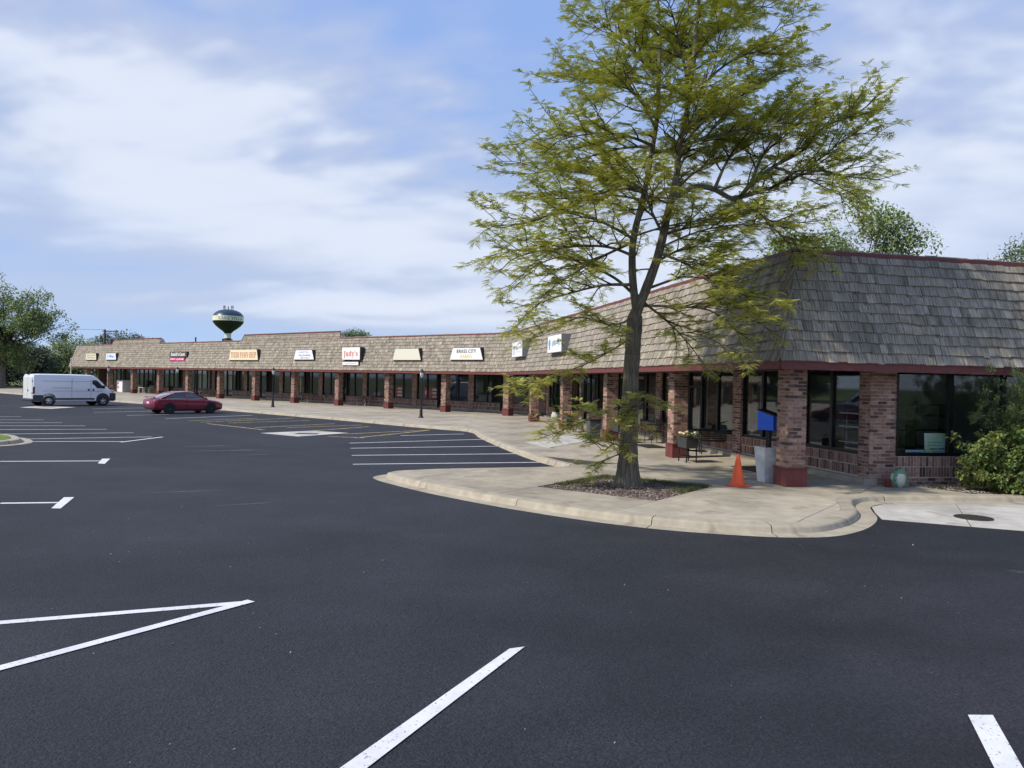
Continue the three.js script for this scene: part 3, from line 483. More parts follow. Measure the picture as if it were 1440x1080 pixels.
// soffit
wingPart('soffit', bx(-LLEN / 2, EB + 0.14, -1.25, LLEN + 0.9, 0.03, 3.46), mt.soffit, LEFT);
wingPart('soffit', bx(-MLEN / 2 + 0.2, EB + 0.145, -1.0, MLEN + 0.5, 0.03, 2.96), mt.soffit, MID);
wingPart('soffit', bx(RLEN / 2 + 1.2, EB + 0.15, -0.1, RLEN - 2.0, 0.03, 1.16), mt.soffit, RIGHT);

// ---- shop fronts
const GLASS_T = 0.012;
function pane(F, x0, x1, y0, y1, t, curtain) {       // window with frame and glass
  const fw = 0.055, fd = 0.10, w = x1 - x0, h = y1 - y0, cx = (x0 + x1) / 2, cy = (y0 + y1) / 2;
  const f = wingPart('window', [bx(-w / 2 + fw / 2, 0, 0, fw, h, fd), bx(w / 2 - fw / 2, 0, 0, fw, h, fd), bx(0, h / 2 - fw / 2, 0, w - 2 * fw, fw, fd), bx(0, -h / 2 + fw / 2, 0, w - 2 * fw, fw, fd)], mt.frame, F, cx, cy, t);
  part('pane', bx(0, 0, -0.01, w - 2 * fw, h - 2 * fw, GLASS_T), mt.glass, f); return f;
}
function shopDoor(F, x0, x1, y0, y1, t) {
  const w = x1 - x0, cx = (x0 + x1) / 2, h = 2.12; const fw = 0.075;
  const d = wingPart('door', [bx(-w / 2 + fw / 2, y0 + (y1 - y0) / 2, 0, fw, y1 - y0, 0.11), bx(w / 2 - fw / 2, y0 + (y1 - y0) / 2, 0, fw, y1 - y0, 0.11), bx(0, y0 + h, 0, w - 2 * fw, 0.06, 0.11), bx(0, y1 - 0.03, 0, w - 2 * fw, 0.06, 0.11), bx(0, y0 + 0.12, -0.01, w - 2 * fw, 0.24, 0.05), bx(-w / 2 + fw + 0.05, y0 + h / 2, -0.01, 0.10, h - 0.06, 0.05), bx(w / 2 - fw - 0.05, y0 + h / 2, -0.01, 0.10, h - 0.06, 0.05)], mt.frame, F, cx, 0, t);
  part('pane', bx(0, y0 + 0.24 + (h - 0.30) / 2, -0.01, w - 2 * fw - 0.2, h - 0.30, GLASS_T), mt.glass, d);
  part('transom', bx(0, (y0 + h + 0.03 + y1 - 0.06) / 2, -0.01, w - 2 * fw, y1 - 0.06 - y0 - h - 0.03, GLASS_T), mt.glass, d);
  part('handle', [rod(V(w / 2 - fw - 0.06, y0 + 0.85, 0.07), V(w / 2 - fw - 0.06, y0 + 1.25, 0.07), 0.012, 8), rod(V(w / 2 - fw - 0.06, y0 + 0.88, 0.0), V(w / 2 - fw - 0.06, y0 + 0.88, 0.07), 0.008), rod(V(w / 2 - fw - 0.06, y0 + 1.22, 0.0), V(w / 2 - fw - 0.06, y0 + 1.22, 0.07), 0.008)], mt.steel, d);
}
const TOP = EB + 0.12, SILL = 0.80, FLOOR = 0.28;
function kneeWall(F, x0, x1, t, plinth = true) {
  const y0 = plinth ? 0.27 : -0.03;
  const w = wingPart('knee_wall', bx((x0 + x1) / 2, (y0 + SILL) / 2, t - 0.10, x1 - x0, SILL - y0, 0.19), mt.mortar, F);
  if (plinth) { soldiers(F, x0 + 0.005, x1, SILL - 0.245, SILL - 0.005, t - 0.005); soldiers(F, x0 + 0.005, x1, SILL - 0.49, SILL - 0.25, t - 0.005); }
  else { soldiers(F, x0 + 0.005, x1, SILL - 0.245, SILL - 0.005, t - 0.005); soldiers(F, x0 + 0.005, x1, SILL - 0.49, SILL - 0.25, t - 0.005); layX(F, x0, x1, 0.06, 0.30, t - 0.005); }
  part('sill', bx((x0 + x1) / 2, SILL + 0.012, t - 0.10, x1 - x0, 0.024, 0.20), mt.frame, w);
}
function pilaster(F, x0, x1, t, y0 = 0.27) { wingPart('pilaster', bx((x0 + x1) / 2, (y0 + TOP) / 2, t - 0.12, x1 - x0 - 0.016, TOP - y0, 0.30), mt.mortar, F); layX(F, x0, x1, y0 + 0.01, TOP, t + 0.03); layT(F, t - 0.22, t + 0.03, y0 + 0.01, TOP, x1, 1); layT(F, t - 0.22, t + 0.03, y0 + 0.01, TOP, x0, -1); }
function bay(F, x0, x1, t) {                         // pilasters stand at both ends already
  const L = x1 - x0, dw = 1.05, pw = (L - dw) / 4; let x = x0;
  pane(F, x, x + pw, SILL + 0.024, TOP, t - 0.08); pane(F, x + pw, x + 2 * pw, SILL + 0.024, TOP, t - 0.08); kneeWall(F, x, x + 2 * pw, t);
  shopDoor(F, x + 2 * pw, x + 2 * pw + dw, FLOOR - 0.10, TOP, t - 0.10);
  const q = x + 2 * pw + dw; pane(F, q, q + pw, SILL + 0.024, TOP, t - 0.08); pane(F, q + pw, x1, SILL + 0.024, TOP, t - 0.08); kneeWall(F, q, x1, t);
}
const TL = -2.85, TM = -2.25, TR = -0.27;
const PW = 0.52;
for (let k = 0; k < 11; k++) { const xa = leftCols[k + 1] + PW / 2, xb = (k === 0 ? 0.6 : leftCols[k]) - PW / 2; bay(LEFT, xa, xb, TL); }
for (let k = 0; k <= 11; k++) { const x = k === 0 ? 0.6 : leftCols[k]; pilaster(LEFT, x - PW / 2, x + PW / 2, TL); }
const mp = [-0.46, -6.6, -13.05, -19.6, -26.3, -31.2];
for (let k = 0; k < 5; k++) { bay(MID, mp[k + 1] + PW / 2, k === 0 ? -0.66 : mp[k] - PW / 2, TM); }
for (let k = 1; k < 6; k++) pilaster(MID, mp[k] - PW / 2, mp[k] + PW / 2, TM);
// plinths in front of the shop walls
wingPart('plinth', bx(-LLEN / 2 + 0.4, 0.20, TL - 0.05, LLEN + 0.4, 0.145, 0.34), mt.concrete[3], LEFT);
wingPart('plinth', bx(-MLEN / 2 + 0.35, 0.20, TM - 0.05, MLEN - 1.2, 0.145, 0.34), mt.concrete[1], MID);
// corner pier: brick on both faces
{
  const x0 = 2.25, x1 = 2.94; wingPart('pier', bx((x0 + x1) / 2, (0.05 + TOP) / 2, TR - 0.20, x1 - x0 - 0.016, TOP - 0.05, 0.384), mt.mortar, RIGHT);
  layX(RIGHT, x0, x1, 0.06, TOP, TR); layX(MID, -0.66, -0.27, 0.29, TOP, TM);
  const rx = [2.97, 4.44, 5.91, 7.38]; for (let i = 0; i < 3; i++) pane(RIGHT, rx[i], rx[i + 1], SILL + 0.024, TOP, TR - 0.08);
  kneeWall(RIGHT, 2.95, 7.38, TR, false);
  wingPart('pier', bx(11.4, 1.45, TR - 0.15, 8.0, 2.8, 0.3), mt.mortar, RIGHT); layX(RIGHT, 7.4, 14.8, 0.06, TOP, TR + 0.005);
}
// side return of the far end of the left wing
wingPart('end_wall', bx(-LLEN + 0.3, 1.45, -5, 0.3, 2.8, 5.0), outerWall, LEFT);
// ---- rooms behind the glass
wingPart('shop_floor', bx(-LLEN / 2, 0.24, TL - 3.7, LLEN, 0.06, 7), mt.interiorFloor, LEFT);
wingPart('shop_ceiling', bx(-LLEN / 2, TOP + 0.06, TL - 3.6, LLEN, 0.05, 7.2), mt.interior, LEFT);
wingPart('shop_wall', bx(-LLEN / 2, 1.55, TL - 6.5, LLEN, 2.7, 0.1), mt.interior, LEFT);
for (let k = 0; k <= 11; k++) wingPart('shop_wall', bx((k === 0 ? 0.6 : leftCols[k]), 1.55, TL - 3.5, 0.1, 2.62, 6.2), mt.interior, LEFT);
wingPart('shop_floor', bx(-16, 0.235, TM - 3.7, 31.4, 0.06, 7), mt.interiorFloor, MID);
wingPart('shop_ceiling', bx(-16, TOP + 0.07, TM - 3.6, 31.4, 0.05, 7.2), mt.interior, MID);
wingPart('shop_wall', bx(-15.9, 1.55, TM - 6.6, 31, 2.7, 0.1), mt.interior, MID);
for (let k = 2; k < 6; k++) wingPart('shop_wall', bx(mp[k], 1.55, TM - 3.5, 0.1, 2.62, 6.2), mt.interior, MID);
wingPart('shop_wall', bx(-9.6, 1.55, TM - 3.5, 0.1, 2.62, 6.2), mt.interior, MID);
// ---- put the bricks up: the 300 that show largest one by one, the rest as one field
{
  const unit = new THREE.BoxGeometry(1, 1, 1);
  const brickOrder = b => b.n[0] + b.n[1] < 0 ? 9999 : b.F === RIGHT ? Math.max(0, b.x - 2) : b.F === MID ? Math.abs(b.x) : 1000 + Math.abs(b.x);
  bricks.sort((a, b) => brickOrder(a) - brickOrder(b));
  const rest = []; const m4 = new THREE.Matrix4(), q = new THREE.Quaternion(), up = V(0, 1, 0);
  bricks.forEach((b, i) => {
    if (i < 300) { const m = part('brick', unit, mt.bricks[b.tone], mall); inWing(m, b.F, b.x, b.y, b.t); m.scale.set(b.w, b.h, b.d); }
    else { const g = bx(0, 0, 0, b.w, b.h, b.d, b.x * 1.7 + b.y); const c = brickTones[b.tone], k = b.batch; paint(g, c[0] * k, c[1] * k, c[2] * k); q.setFromAxisAngle(up, b.F.th); const p = wingToWorld(b.F, b.x, b.y, b.t).sub(O); p.y = b.y; m4.compose(p, q, V(1, 1, 1)); g.applyMatrix4(m4); rest.push(g); }
  });
  const f = part('brick_field', merge(rest), mt.brickMerged, mall); f.userData.kind = 'stuff';
}

// ------------------------------------------------------------------ shop signs on the mansard
const cabinet = M({ color: lin(0.035, 0.033, 0.03), roughness: 0.6 });
function signBox(F, x, y0, y1, w, inset, face, label, opt = {}) {   // cabinet hung on the slope, face pointing out
  const h = y1 - y0, d = opt.d ?? 0.42, p = wingToWorld(F, x, y0, 0.50 + (opt.out ?? 0));
  const s = thing('shop_sign', label, 'sign', [p.x, p.y, p.z], F.th);
  const outl = [[-w / 2, 0], [w / 2, 0], [w / 2 - inset, h], [-w / 2 + inset, h]];
  part('cabinet', prism(outl, d, 0.012).translate(0, 0, -d), opt.side ?? cabinet, s);
  const m = 0.025, fo = [[-w / 2 + m, m], [w / 2 - m, m], [w / 2 - inset - m, h - m], [-w / 2 + inset + m, h - m]];
  const g = new THREE.ShapeGeometry(new THREE.Shape(fo.map(q => new THREE.Vector2(...q)))), uv = g.attributes.uv, ps = g.attributes.position;
  for (let i = 0; i < uv.count; i++) uv.setXY(i, (ps.getX(i) + w / 2) / w, ps.getY(i) / h);
  part('sign_face', g.translate(0, 0, 0.005), M({ map: canvasTex(512, Math.round(512 * h / w), face), roughness: 0.45 }), s);
  part('bracket', [bar(V(-w * 0.3, h * 0.8, -d + 0.02), V(-w * 0.3, h * 0.8, -d - 0.45), 0.04, 0.04), bar(V(w * 0.3, h * 0.8, -d + 0.02), V(w * 0.3, h * 0.8, -d - 0.45), 0.04, 0.04)], mt.black, s);
  return s;
}
const fill = (c, col, w, h) => { c.fillStyle = col; c.fillRect(0, 0, w, h); };
function txt(c, s, x, y, size, col, font = 'sans-serif', weight = 'bold', max) { c.fillStyle = col; c.font = `${weight} ${size}px ${font}`; c.textAlign = 'center'; c.textBaseline = 'middle'; max ? c.fillText(s, x, y, max) : c.fillText(s, x, y); }
function smudge(c, x, y, w, h, n, col) { c.fillStyle = col; const r = rng(Math.round(x * 7 + y)); let q = x; for (let i = 0; i < n; i++) { const ww = w / n * (0.5 + r() * 0.35); c.fillRect(q, y + r() * h * 0.2, ww, h * (0.6 + r() * 0.4)); q += w / n; } }
signBox(LEFT, -61.8, 3.68, 4.46, 2.9, 0.12, (c, w, h) => { fill(c, '#dcd5bd', w, h); smudge(c, w * .14, h * .24, w * .72, h * .16, 11, '#8d8467'); smudge(c, w * .14, h * .58, w * .72, h * .16, 9, '#8d8467'); }, 'cream shop sign with two lines of brown lettering by the roof end');
signBox(LEFT, -56.6, 3.70, 4.44, 2.6, 0.12, (c, w, h) => { fill(c, '#dfe8f4', w, h); txt(c, 'C', w * .18, h * .5, h * .62, '#2f6bb8'); smudge(c, w * .30, h * .28, w * .42, h * .42, 6, '#2f6bb8'); smudge(c, w * .74, h * .34, w * .12, h * .32, 2, '#a8b7c9'); }, 'white shop sign with large blue lettering');
{ // two-part sign: white channel letters above a red strip
  const p = wingToWorld(LEFT, -41.95, 3.58, 0.42), s = thing('shop_sign', 'white channel letter sign above a pink and red strip', 'sign', [p.x, p.y, p.z], LEFT.th);
  part('backing_panel', prism([[-1.6, 0.42], [1.75, 0.42], [1.75, 0.92], [-1.6, 0.92]], 0.3, 0.01).translate(0, 0, -0.3), M({ map: shakeTex, color: lin(0.10, 0.095, 0.085), roughness: 0.9 }), s);
  part('sign_face', new THREE.PlaneGeometry(3.2, 0.46).translate(0.05, 0.67, 0.006), M({ map: canvasTex(512, 74, (c, w, h) => { fill(c, '#5b564e', w, h); txt(c, "David's Cave", w / 2, h * .53, h * .98, '#f6f6f2', 'sans-serif', 'bold', w * .96); }), roughness: 0.5 }), s);
  part('strip_cabinet', prism([[-1.6, 0], [1.4, 0], [1.4, 0.38], [-1.6, 0.38]], 0.34, 0.01).translate(0, 0, -0.34), M({ color: lin(0.10, 0.012, 0.03), roughness: 0.6 }), s);
  part('strip_face', new THREE.PlaneGeometry(2.95, 0.33).translate(-0.1, 0.19, 0.006), M({ map: canvasTex(512, 58, (c, w, h) => { fill(c, '#b23a66', w, h); smudge(c, w * .05, h * .2, w * .36, h * .6, 6, '#ffd6e6'); txt(c, '&', w * .47, h * .52, h * .7, '#ffd6e6'); smudge(c, w * .54, h * .2, w * .40, h * .6, 6, '#ffd6e6'); }), roughness: 0.5 }), s);
}
signBox(LEFT, -30.1, 3.66, 4.62, 4.7, 0.22, (c, w, h) => { fill(c, '#e8dcb8', w, h); txt(c, 'TODDS PAWN SHOP', w / 2, h * .52, h * .72, '#a8492c', 'serif', 'bold', w * .86); }, 'cream trapezoid shop sign with tall red brown lettering TODDS PAWN SHOP');
signBox(LEFT, -21.2, 3.70, 4.50, 2.75, 0.28, (c, w, h) => { fill(c, '#e9edf2', w, h); smudge(c, w * .26, h * .16, w * .5, h * .14, 9, '#8f97a4'); txt(c, 'Dog Grooming', w * .54, h * .54, h * .27, '#22303f', 'serif', 'bold', w * .66); smudge(c, w * .34, h * .76, w * .42, h * .11, 10, '#5a6573'); }, 'white trapezoid shop sign lettered Dog Grooming');
signBox(LEFT, -15.1, 3.68, 4.66, 2.15, 0, (c, w, h) => { fill(c, '#eeeae4', w, h); txt(c, "Judy's", w / 2, h * .52, h * .56, '#b52a3c', 'serif', 'bold', w * .9); }, "white rectangular shop sign with red lettering Judy's", { out: 0.10 });
signBox(LEFT, -15.2, 3.26, 3.56, 1.95, 0, (c, w, h) => { fill(c, '#e6e3e2', w, h); smudge(c, w * .1, h * .34, w * .76, h * .3, 10, '#c3b6bb'); }, "narrow white sign strip hanging under the Judy's sign", { d: 0.3, out: 0.06 });
signBox(LEFT, -9.05, 3.66, 4.50, 2.95, 0.26, (c, w, h) => { fill(c, '#dcd8c6', w, h); }, 'blank cream trapezoid shop sign');
signBox(LEFT, -3.3, 3.68, 4.50, 3.0, 0.26, (c, w, h) => { fill(c, '#e9eaea', w, h); txt(c, 'BRASS CITY', w / 2, h * .30, h * .40, '#161616', 'sans-serif', 'bold', w * .76); txt(c, 'GAMES', w / 2, h * .72, h * .40, '#e6b91f', 'sans-serif', 'bold', w * .58); }, 'white trapezoid shop sign lettered BRASS CITY in black and GAMES in yellow');
signBox(MID, -27.2, 3.72, 4.62, 2.9, 0.06, (c, w, h) => { fill(c, '#e4e7ea', w, h); c.fillStyle = '#14181c'; c.beginPath(); c.arc(w * .2, h * .42, h * .18, Math.PI, 0); c.lineTo(w * .225, h * .5); c.lineTo(w * .225, h * .84); c.lineTo(w * .175, h * .84); c.lineTo(w * .175, h * .5); c.fill(); smudge(c, w * .34, h * .30, w * .56, h * .26, 6, '#8d96a2'); smudge(c, w * .36, h * .64, w * .5, h * .06, 8, '#b8bfc7'); }, 'white shop sign with a black tree emblem and grey lettering', { side: M({ color: lin(0.16, 0.165, 0.18), roughness: 0.5 }), d: 0.5, out: 0.1 });
signBox(MID, -18.7, 3.70, 4.52, 2.6, 0.06, (c, w, h) => { fill(c, '#eef2f4', w, h); c.fillStyle = '#5f9fb4'; c.beginPath(); c.arc(w * .15, h * .45, h * .24, 0, 7); c.fill(); c.fillRect(w * .10, h * .45, w * .1, h * .36); smudge(c, w * .32, h * .3, w * .56, h * .3, 6, '#8aa5b5'); }, 'white shop sign with a teal emblem behind the tree', { side: M({ color: lin(0.16, 0.165, 0.18), roughness: 0.5 }), d: 0.5, out: 0.1 });

// ------------------------------------------------------------------ lamp posts
const lampGlass = M({ color: lin(0.78, 0.80, 0.80), roughness: 0.3 });
function lampPost(pos, label) {
  const l = thing('lamp_post', label, 'street lamp', pos, 0.3, 'lamp posts along the pavement');
  part('post', lathe([[0, 0], [0.15, 0], [0.15, 0.05], [0.10, 0.09], [0.085, 0.35], [0.055, 0.62], [0.042, 0.68], [0.036, 2.25], [0.05, 2.28], [0.03, 2.32]], 16), mt.black, l);
  const h = part('lantern', lathe([[0, 2.30], [0.07, 2.32], [0.135, 2.62], [0.0, 2.62]], 6), lampGlass, l);
  part('lantern_cap', lathe([[0.16, 2.61], [0.15, 2.66], [0.07, 2.74], [0.03, 2.80], [0.0, 2.84]], 6), mt.black, l);
  for (let i = 0; i < 6; i++) { const a = i / 6 * 6.283; part('lantern_bar', rod(V(Math.cos(a) * 0.072, 2.32, Math.sin(a) * 0.072), V(Math.cos(a) * 0.14, 2.62, Math.sin(a) * 0.14), 0.010, 5), mt.black, l); }
  return l;
}
const footPad = M({ map: concreteTex, color: lin(0.62, 0.58, 0.5), roughness: 0.9 });
lampPost([-5.18, SY, -44.17], 'black lantern lamp post in front of the unlit cream sign bay');
lampPost([-16.91, SY, -54.5], 'black lantern lamp post in front of the Dog Grooming shop');
lampPost([-28.2, SY, -64.8], 'black lantern lamp post behind the red car');
lampPost([-39.3, SY, -74.9], 'black lantern lamp post behind the nose of the white van');

// ------------------------------------------------------------------ vehicles
function loft(st, smoothEnds = true) {               // st: [{x, pts:[[z,y]...]}] half sections bottom centre -> top centre
  const g = new GB(), rows = [];
  for (const s of st) { const ring = [...s.pts.map(p => [p[0], p[1]]), ...s.pts.slice(1, -1).reverse().map(p => [-p[0], p[1]])]; rows.push(ring.map(p => g.vert(s.x, p[1], p[0], 0, 1, 0, s.x, p[1]))); }
  const n = rows[0].length;
  for (let i = 1; i < rows.length; i++) for (let k = 0; k < n; k++) { const a = rows[i - 1][k], b = rows[i - 1][(k + 1) % n], c = rows[i][k], d = rows[i][(k + 1) % n]; g.i.push(a, c, b, b, c, d); }
  for (const [row, f] of [[rows[0], 1], [rows[rows.length - 1], -1]]) for (let k = 1; k < n - 1; k++) f > 0 ? g.i.push(row[0], row[k], row[k + 1]) : g.i.push(row[0], row[k + 1], row[k]);
  return toCreasedNormals(g.geo(true), 0.6);
}
function wheel(parent, x, z, r, w, rimMat, side) {
  const t = part('wheel', lathe([[r * 0.60, -w / 2], [r * 0.92, -w / 2], [r, -w / 2 + 0.03], [r, w / 2 - 0.03], [r * 0.92, w / 2], [r * 0.60, w / 2]], 28).rotateX(Math.PI / 2), mt.rubber, parent); t.position.set(x, r, z);
  const rim = part('rim', [lathe([[0, side * (w / 2 - 0.05)], [r * 0.2, side * (w / 2 - 0.035)], [r * 0.52, side * (w / 2 - 0.07)], [r * 0.62, side * (w / 2 - 0.01)]], 24).rotateX(Math.PI / 2), ...[0, 1, 2, 3, 4].map(i => bx(0, r * 0.34, side * (w / 2 - 0.04), r * 0.13, r * 0.5, 0.03).rotateZ(i * 1.2566))], rimMat, t);
  part('hub_cap', cyl(0, 0, 0, r * 0.12, r * 0.12, 0.03, 12).rotateX(Math.PI / 2).translate(0, 0, side * (w / 2 - 0.03)), rimMat, t);
}
const carPaint = (c, r = 0.35) => new THREE.MeshPhysicalMaterial({ color: c, roughness: r, metalness: 0.25, clearcoat: 1, clearcoatRoughness: 0.06 });
{ // red four-door saloon
  const s = thing('parked_car', 'dark red four door saloon car parked in a marked bay', 'car', [-19.55, 0.004, -45.95], Math.atan2(0.772, 0.636));
  s.scale.setScalar(0.90);
  const paintR = carPaint(lin(0.22, 0.010, 0.038)), dark = mt.blackMatte;
  const sec = (x, w, yb, belt, top) => ({ x, pts: [[0, yb], [w * 0.84, yb], [w * 0.97, yb + 0.10], [w, (yb + belt) / 2 + 0.05], [w * 0.985, belt - 0.05], [w * 0.93, belt + 0.01], [w * 0.70, top], [0, top + 0.02]] });
  part('body', loft([sec(-2.40, 0.66, 0.46, 0.74, 0.80), sec(-2.34, 0.80, 0.36, 0.86, 0.94), sec(-2.15, 0.87, 0.27, 0.94, 1.03), sec(-1.8, 0.90, 0.23, 0.96, 1.04), sec(-1.2, 0.915, 0.20, 0.955, 1.0), sec(0, 0.92, 0.19, 0.925, 0.96), sec(0.9, 0.915, 0.19, 0.90, 0.96), sec(1.35, 0.91, 0.20, 0.87, 0.94), sec(1.8, 0.885, 0.21, 0.80, 0.86), sec(2.1, 0.845, 0.22, 0.73, 0.78), sec(2.3, 0.77, 0.24, 0.66, 0.69), sec(2.4, 0.60, 0.30, 0.56, 0.60)]), paintR, s);
  const gs = (x, w0, y0, w1, y1) => ({ x, pts: [[0, 0.90], [w0, 0.90], [w0, y0], [w1, y1 - 0.02], [w1 * 0.8, y1], [0, y1 + 0.015]] });
  part('cabin_glass', loft([gs(-1.95, 0.66, 0.98, 0.62, 1.03), gs(-1.5, 0.76, 0.98, 0.63, 1.20), gs(-0.9, 0.80, 0.98, 0.60, 1.385), gs(-0.2, 0.81, 0.97, 0.60, 1.43), gs(0.3, 0.81, 0.96, 0.60, 1.395), gs(0.75, 0.79, 0.95, 0.64, 1.20), gs(1.3, 0.70, 0.94, 0.66, 0.98)]), mt.carGlass, s);
  const rs = (x, w, y0, y1) => ({ x, pts: [[0, y0], [w * 0.98, y0], [w, y0 + 0.02], [w * 0.86, y1], [0, y1 + 0.016]] });
  part('roof', loft([rs(-1.05, 0.60, 1.315, 1.362), rs(-0.8, 0.617, 1.36, 1.41), rs(-0.2, 0.622, 1.395, 1.447), rs(0.2, 0.62, 1.37, 1.425), rs(0.38, 0.615, 1.32, 1.375)]), paintR, s);
  for (const q of [-1, 1]) {
    part('pillar', [bar(V(-1.95, 1.0, q * 0.735), V(-0.95, 1.36, q * 0.605), 0.16, 0.05), bar(V(0.32, 1.36, q * 0.612), V(1.22, 0.96, q * 0.735), 0.06, 0.05), bar(V(-0.22, 0.97, q * 0.822), V(-0.28, 1.40, q * 0.618), 0.07, 0.03)], paintR, s);
    part('window_trim', [bar(V(-1.62, 0.985, q * 0.80), V(1.1, 0.955, q * 0.80), 0.03, 0.03), bar(V(-1.62, 1.0, q * 0.79), V(-1.0, 1.30, q * 0.65), 0.02, 0.02)], mt.steel, s);
    part('tail_light', rb(-2.24, 0.86, q * 0.70, 0.22, 0.14, 0.26, 0.04), M({ color: lin(0.55, 0.16, 0.17), roughness: 0.2 }), s);
    part('headlight', rb(2.18, 0.66, q * 0.66, 0.26, 0.12, 0.22, 0.04), M({ color: lin(0.6, 0.6, 0.62), roughness: 0.15 }), s);
    part('wing_mirror', rb(0.92, 1.02, q * 0.99, 0.13, 0.13, 0.16, 0.04), paintR, s);
    for (const hx of [-0.95, 0.05]) part('door_handle', rb(hx, 0.80, q * 0.925, 0.20, 0.03, 0.03, 0.01), paintR, s);
    for (const dx of [-0.28, 0.88]) part('door_seam', bx(dx, 0.58, q * 0.917, 0.012, 0.62, 0.02), dark, s);
    part('sill', bx(0, 0.22, q * 0.86, 2.5, 0.07, 0.08), dark, s);
    for (const wx of [-1.42, 1.40]) { part('wheel_arch', cyl(0, 0, 0, 0.372, 0.372, 0.20, 28).rotateX(Math.PI / 2).translate(wx, 0.365, q * 0.825 + (q > 0 ? -0.095 : -0.095)), dark, s); wheel(s, wx, q * 0.84, 0.335, 0.22, M({ color: lin(0.14, 0.14, 0.15), roughness: 0.4, metalness: 0.5 }), q); }
  }
  part('spoiler', rb(-2.28, 1.09, 0, 0.16, 0.03, 1.3, 0.012), paintR, s); for (const q of [-1, 1]) part('spoiler_post', bx(-2.25, 1.05, q * 0.5, 0.06, 0.07, 0.04), paintR, s);
  part('number_plate', rb(-2.405, 0.72, 0, 0.02, 0.12, 0.32, 0.005, 1), M({ color: lin(0.7, 0.7, 0.7) }), s);
  part('bumper_trim', rb(-2.36, 0.40, 0, 0.06, 0.10, 1.3, 0.03), dark, s);
}
{ // white panel van
  const s = thing('panel_van', 'white high roofed panel van with grey lower cladding parked beside the pavement', 'van', [-30.35, 0.004, -53.0], Math.atan2(0.772, 0.636));
  const pw = carPaint(lin(0.78, 0.79, 0.81), 0.4); pw.metalness = 0; const dark = M({ color: lin(0.035, 0.036, 0.04), roughness: 0.6 });
  const sec = (x, w, top, yb = 0.30) => { const t = Math.max(top, 0.62); return { x, pts: [[0, yb], [w * 0.95, yb], [w, yb + 0.06], [w, Math.min(1.05, t * 0.72)], [w * 0.975, Math.min(1.8, t * 0.9)], [w * 0.90, t - 0.06], [w * 0.80, t - 0.012], [0, t]] }; };
  part('body', loft([sec(-2.66, 0.84, 2.02, 0.36), sec(-2.60, 0.90, 2.10), sec(-2.2, 0.92, 2.135), sec(0.2, 0.92, 2.135), sec(0.95, 0.92, 2.12), sec(1.18, 0.915, 2.06), sec(1.45, 0.905, 1.86), sec(1.75, 0.89, 1.58), sec(2.05, 0.87, 1.29), sec(2.25, 0.85, 1.13), sec(2.45, 0.80, 1.02), sec(2.60, 0.70, 0.90), sec(2.66, 0.60, 0.72)]), pw, s);
  part('windscreen', prism([[-0.70, 0], [0.70, 0], [0.62, 0.78], [-0.62, 0.78]], 0.03, 0.008).rotateY(Math.PI / 2).rotateZ(0.83).translate(2.06, 1.30, 0), mt.carGlass, s);
  for (const q of [-1, 1]) {
    const win = prism([[0, 0], [0.80, 0.0], [0.80, 0.06], [0.30, 0.56], [0.02, 0.56]], 0.02, 0.006).translate(1.0, 1.20, q > 0 ? 0.885 : -0.905); part('side_window', win, mt.carGlass, s);
    part('lower_cladding', [rb(-0.1, 0.47, q * 0.925, 2.55, 0.12, 0.03, 0.012), rb(-2.35, 0.52, q * 0.912, 0.62, 0.42, 0.04, 0.015)], dark, s);
    part('front_bumper_side', rb(2.40, 0.62, q * 0.80, 0.42, 0.52, 0.20, 0.06), dark, s);
    for (const wx of [-1.72, 1.72]) { part('arch_flare', cyl(0, 0, 0, 0.45, 0.45, 0.10, 30).rotateX(Math.PI / 2).translate(wx, 0.42, q * 0.87 - 0.05), dark, s); wheel(s, wx, q * 0.845, 0.335, 0.22, M({ color: lin(0.62, 0.62, 0.63), roughness: 0.4 }), q); }
    part('seam', [bx(-0.30, 1.18, q * 0.921, 0.014, 1.3, 0.012), bx(0.92, 1.16, q * 0.921, 0.014, 1.3, 0.012), bx(-0.9, 1.21, q * 0.922, 1.3, 0.022, 0.012), bx(-0.2, 1.0, q * 0.922, 3.8, 0.016, 0.012), bx(-0.2, 1.66, q * 0.912, 3.9, 0.012, 0.012)], M({ color: lin(0.22, 0.22, 0.24), roughness: 0.6 }), s);
    part('door_handle', [rb(0.78, 1.09, q * 0.932, 0.10, 0.13, 0.03, 0.02), rb(1.08, 1.09, q * 0.928, 0.10, 0.13, 0.03, 0.02)], mt.black, s);
    part('wing_mirror', rb(1.74, 1.30, q * 1.02, 0.10, 0.22, 0.16, 0.04), mt.black, s);
    part('tail_light', rb(-2.61, 1.05, q * 0.90, 0.11, 0.46, 0.09, 0.03), M({ color: lin(0.10, 0.012, 0.015), roughness: 0.25 }), s);
    part('headlight', rb(2.34, 1.00, q * 0.70, 0.34, 0.18, 0.22, 0.05), M({ color: lin(0.5, 0.5, 0.52), roughness: 0.15 }), s);
    part('rear_door', [rb(-2.672, 1.20, q * 0.40, 0.03, 1.42, 0.76, 0.03)], pw, s);
    part('door_hinge', [rb(-2.68, 1.65, q * 0.79, 0.04, 0.10, 0.05, 0.01), rb(-2.68, 0.85, q * 0.79, 0.04, 0.10, 0.05, 0.01)], mt.black, s);
  }
  part('rear_latch', rb(-2.69, 1.02, 0.10, 0.03, 0.16, 0.12, 0.02), mt.black, s);
  part('number_plate', rb(-2.69, 0.84, -0.32, 0.02, 0.12, 0.30, 0.005, 1), M({ color: lin(0.65, 0.65, 0.65) }), s);
  part('rear_bumper', rb(-2.66, 0.40, 0, 0.14, 0.16, 1.72, 0.05), dark, s); part('front_bumper', rb(2.60, 0.52, 0, 0.16, 0.32, 1.3, 0.06), dark, s);
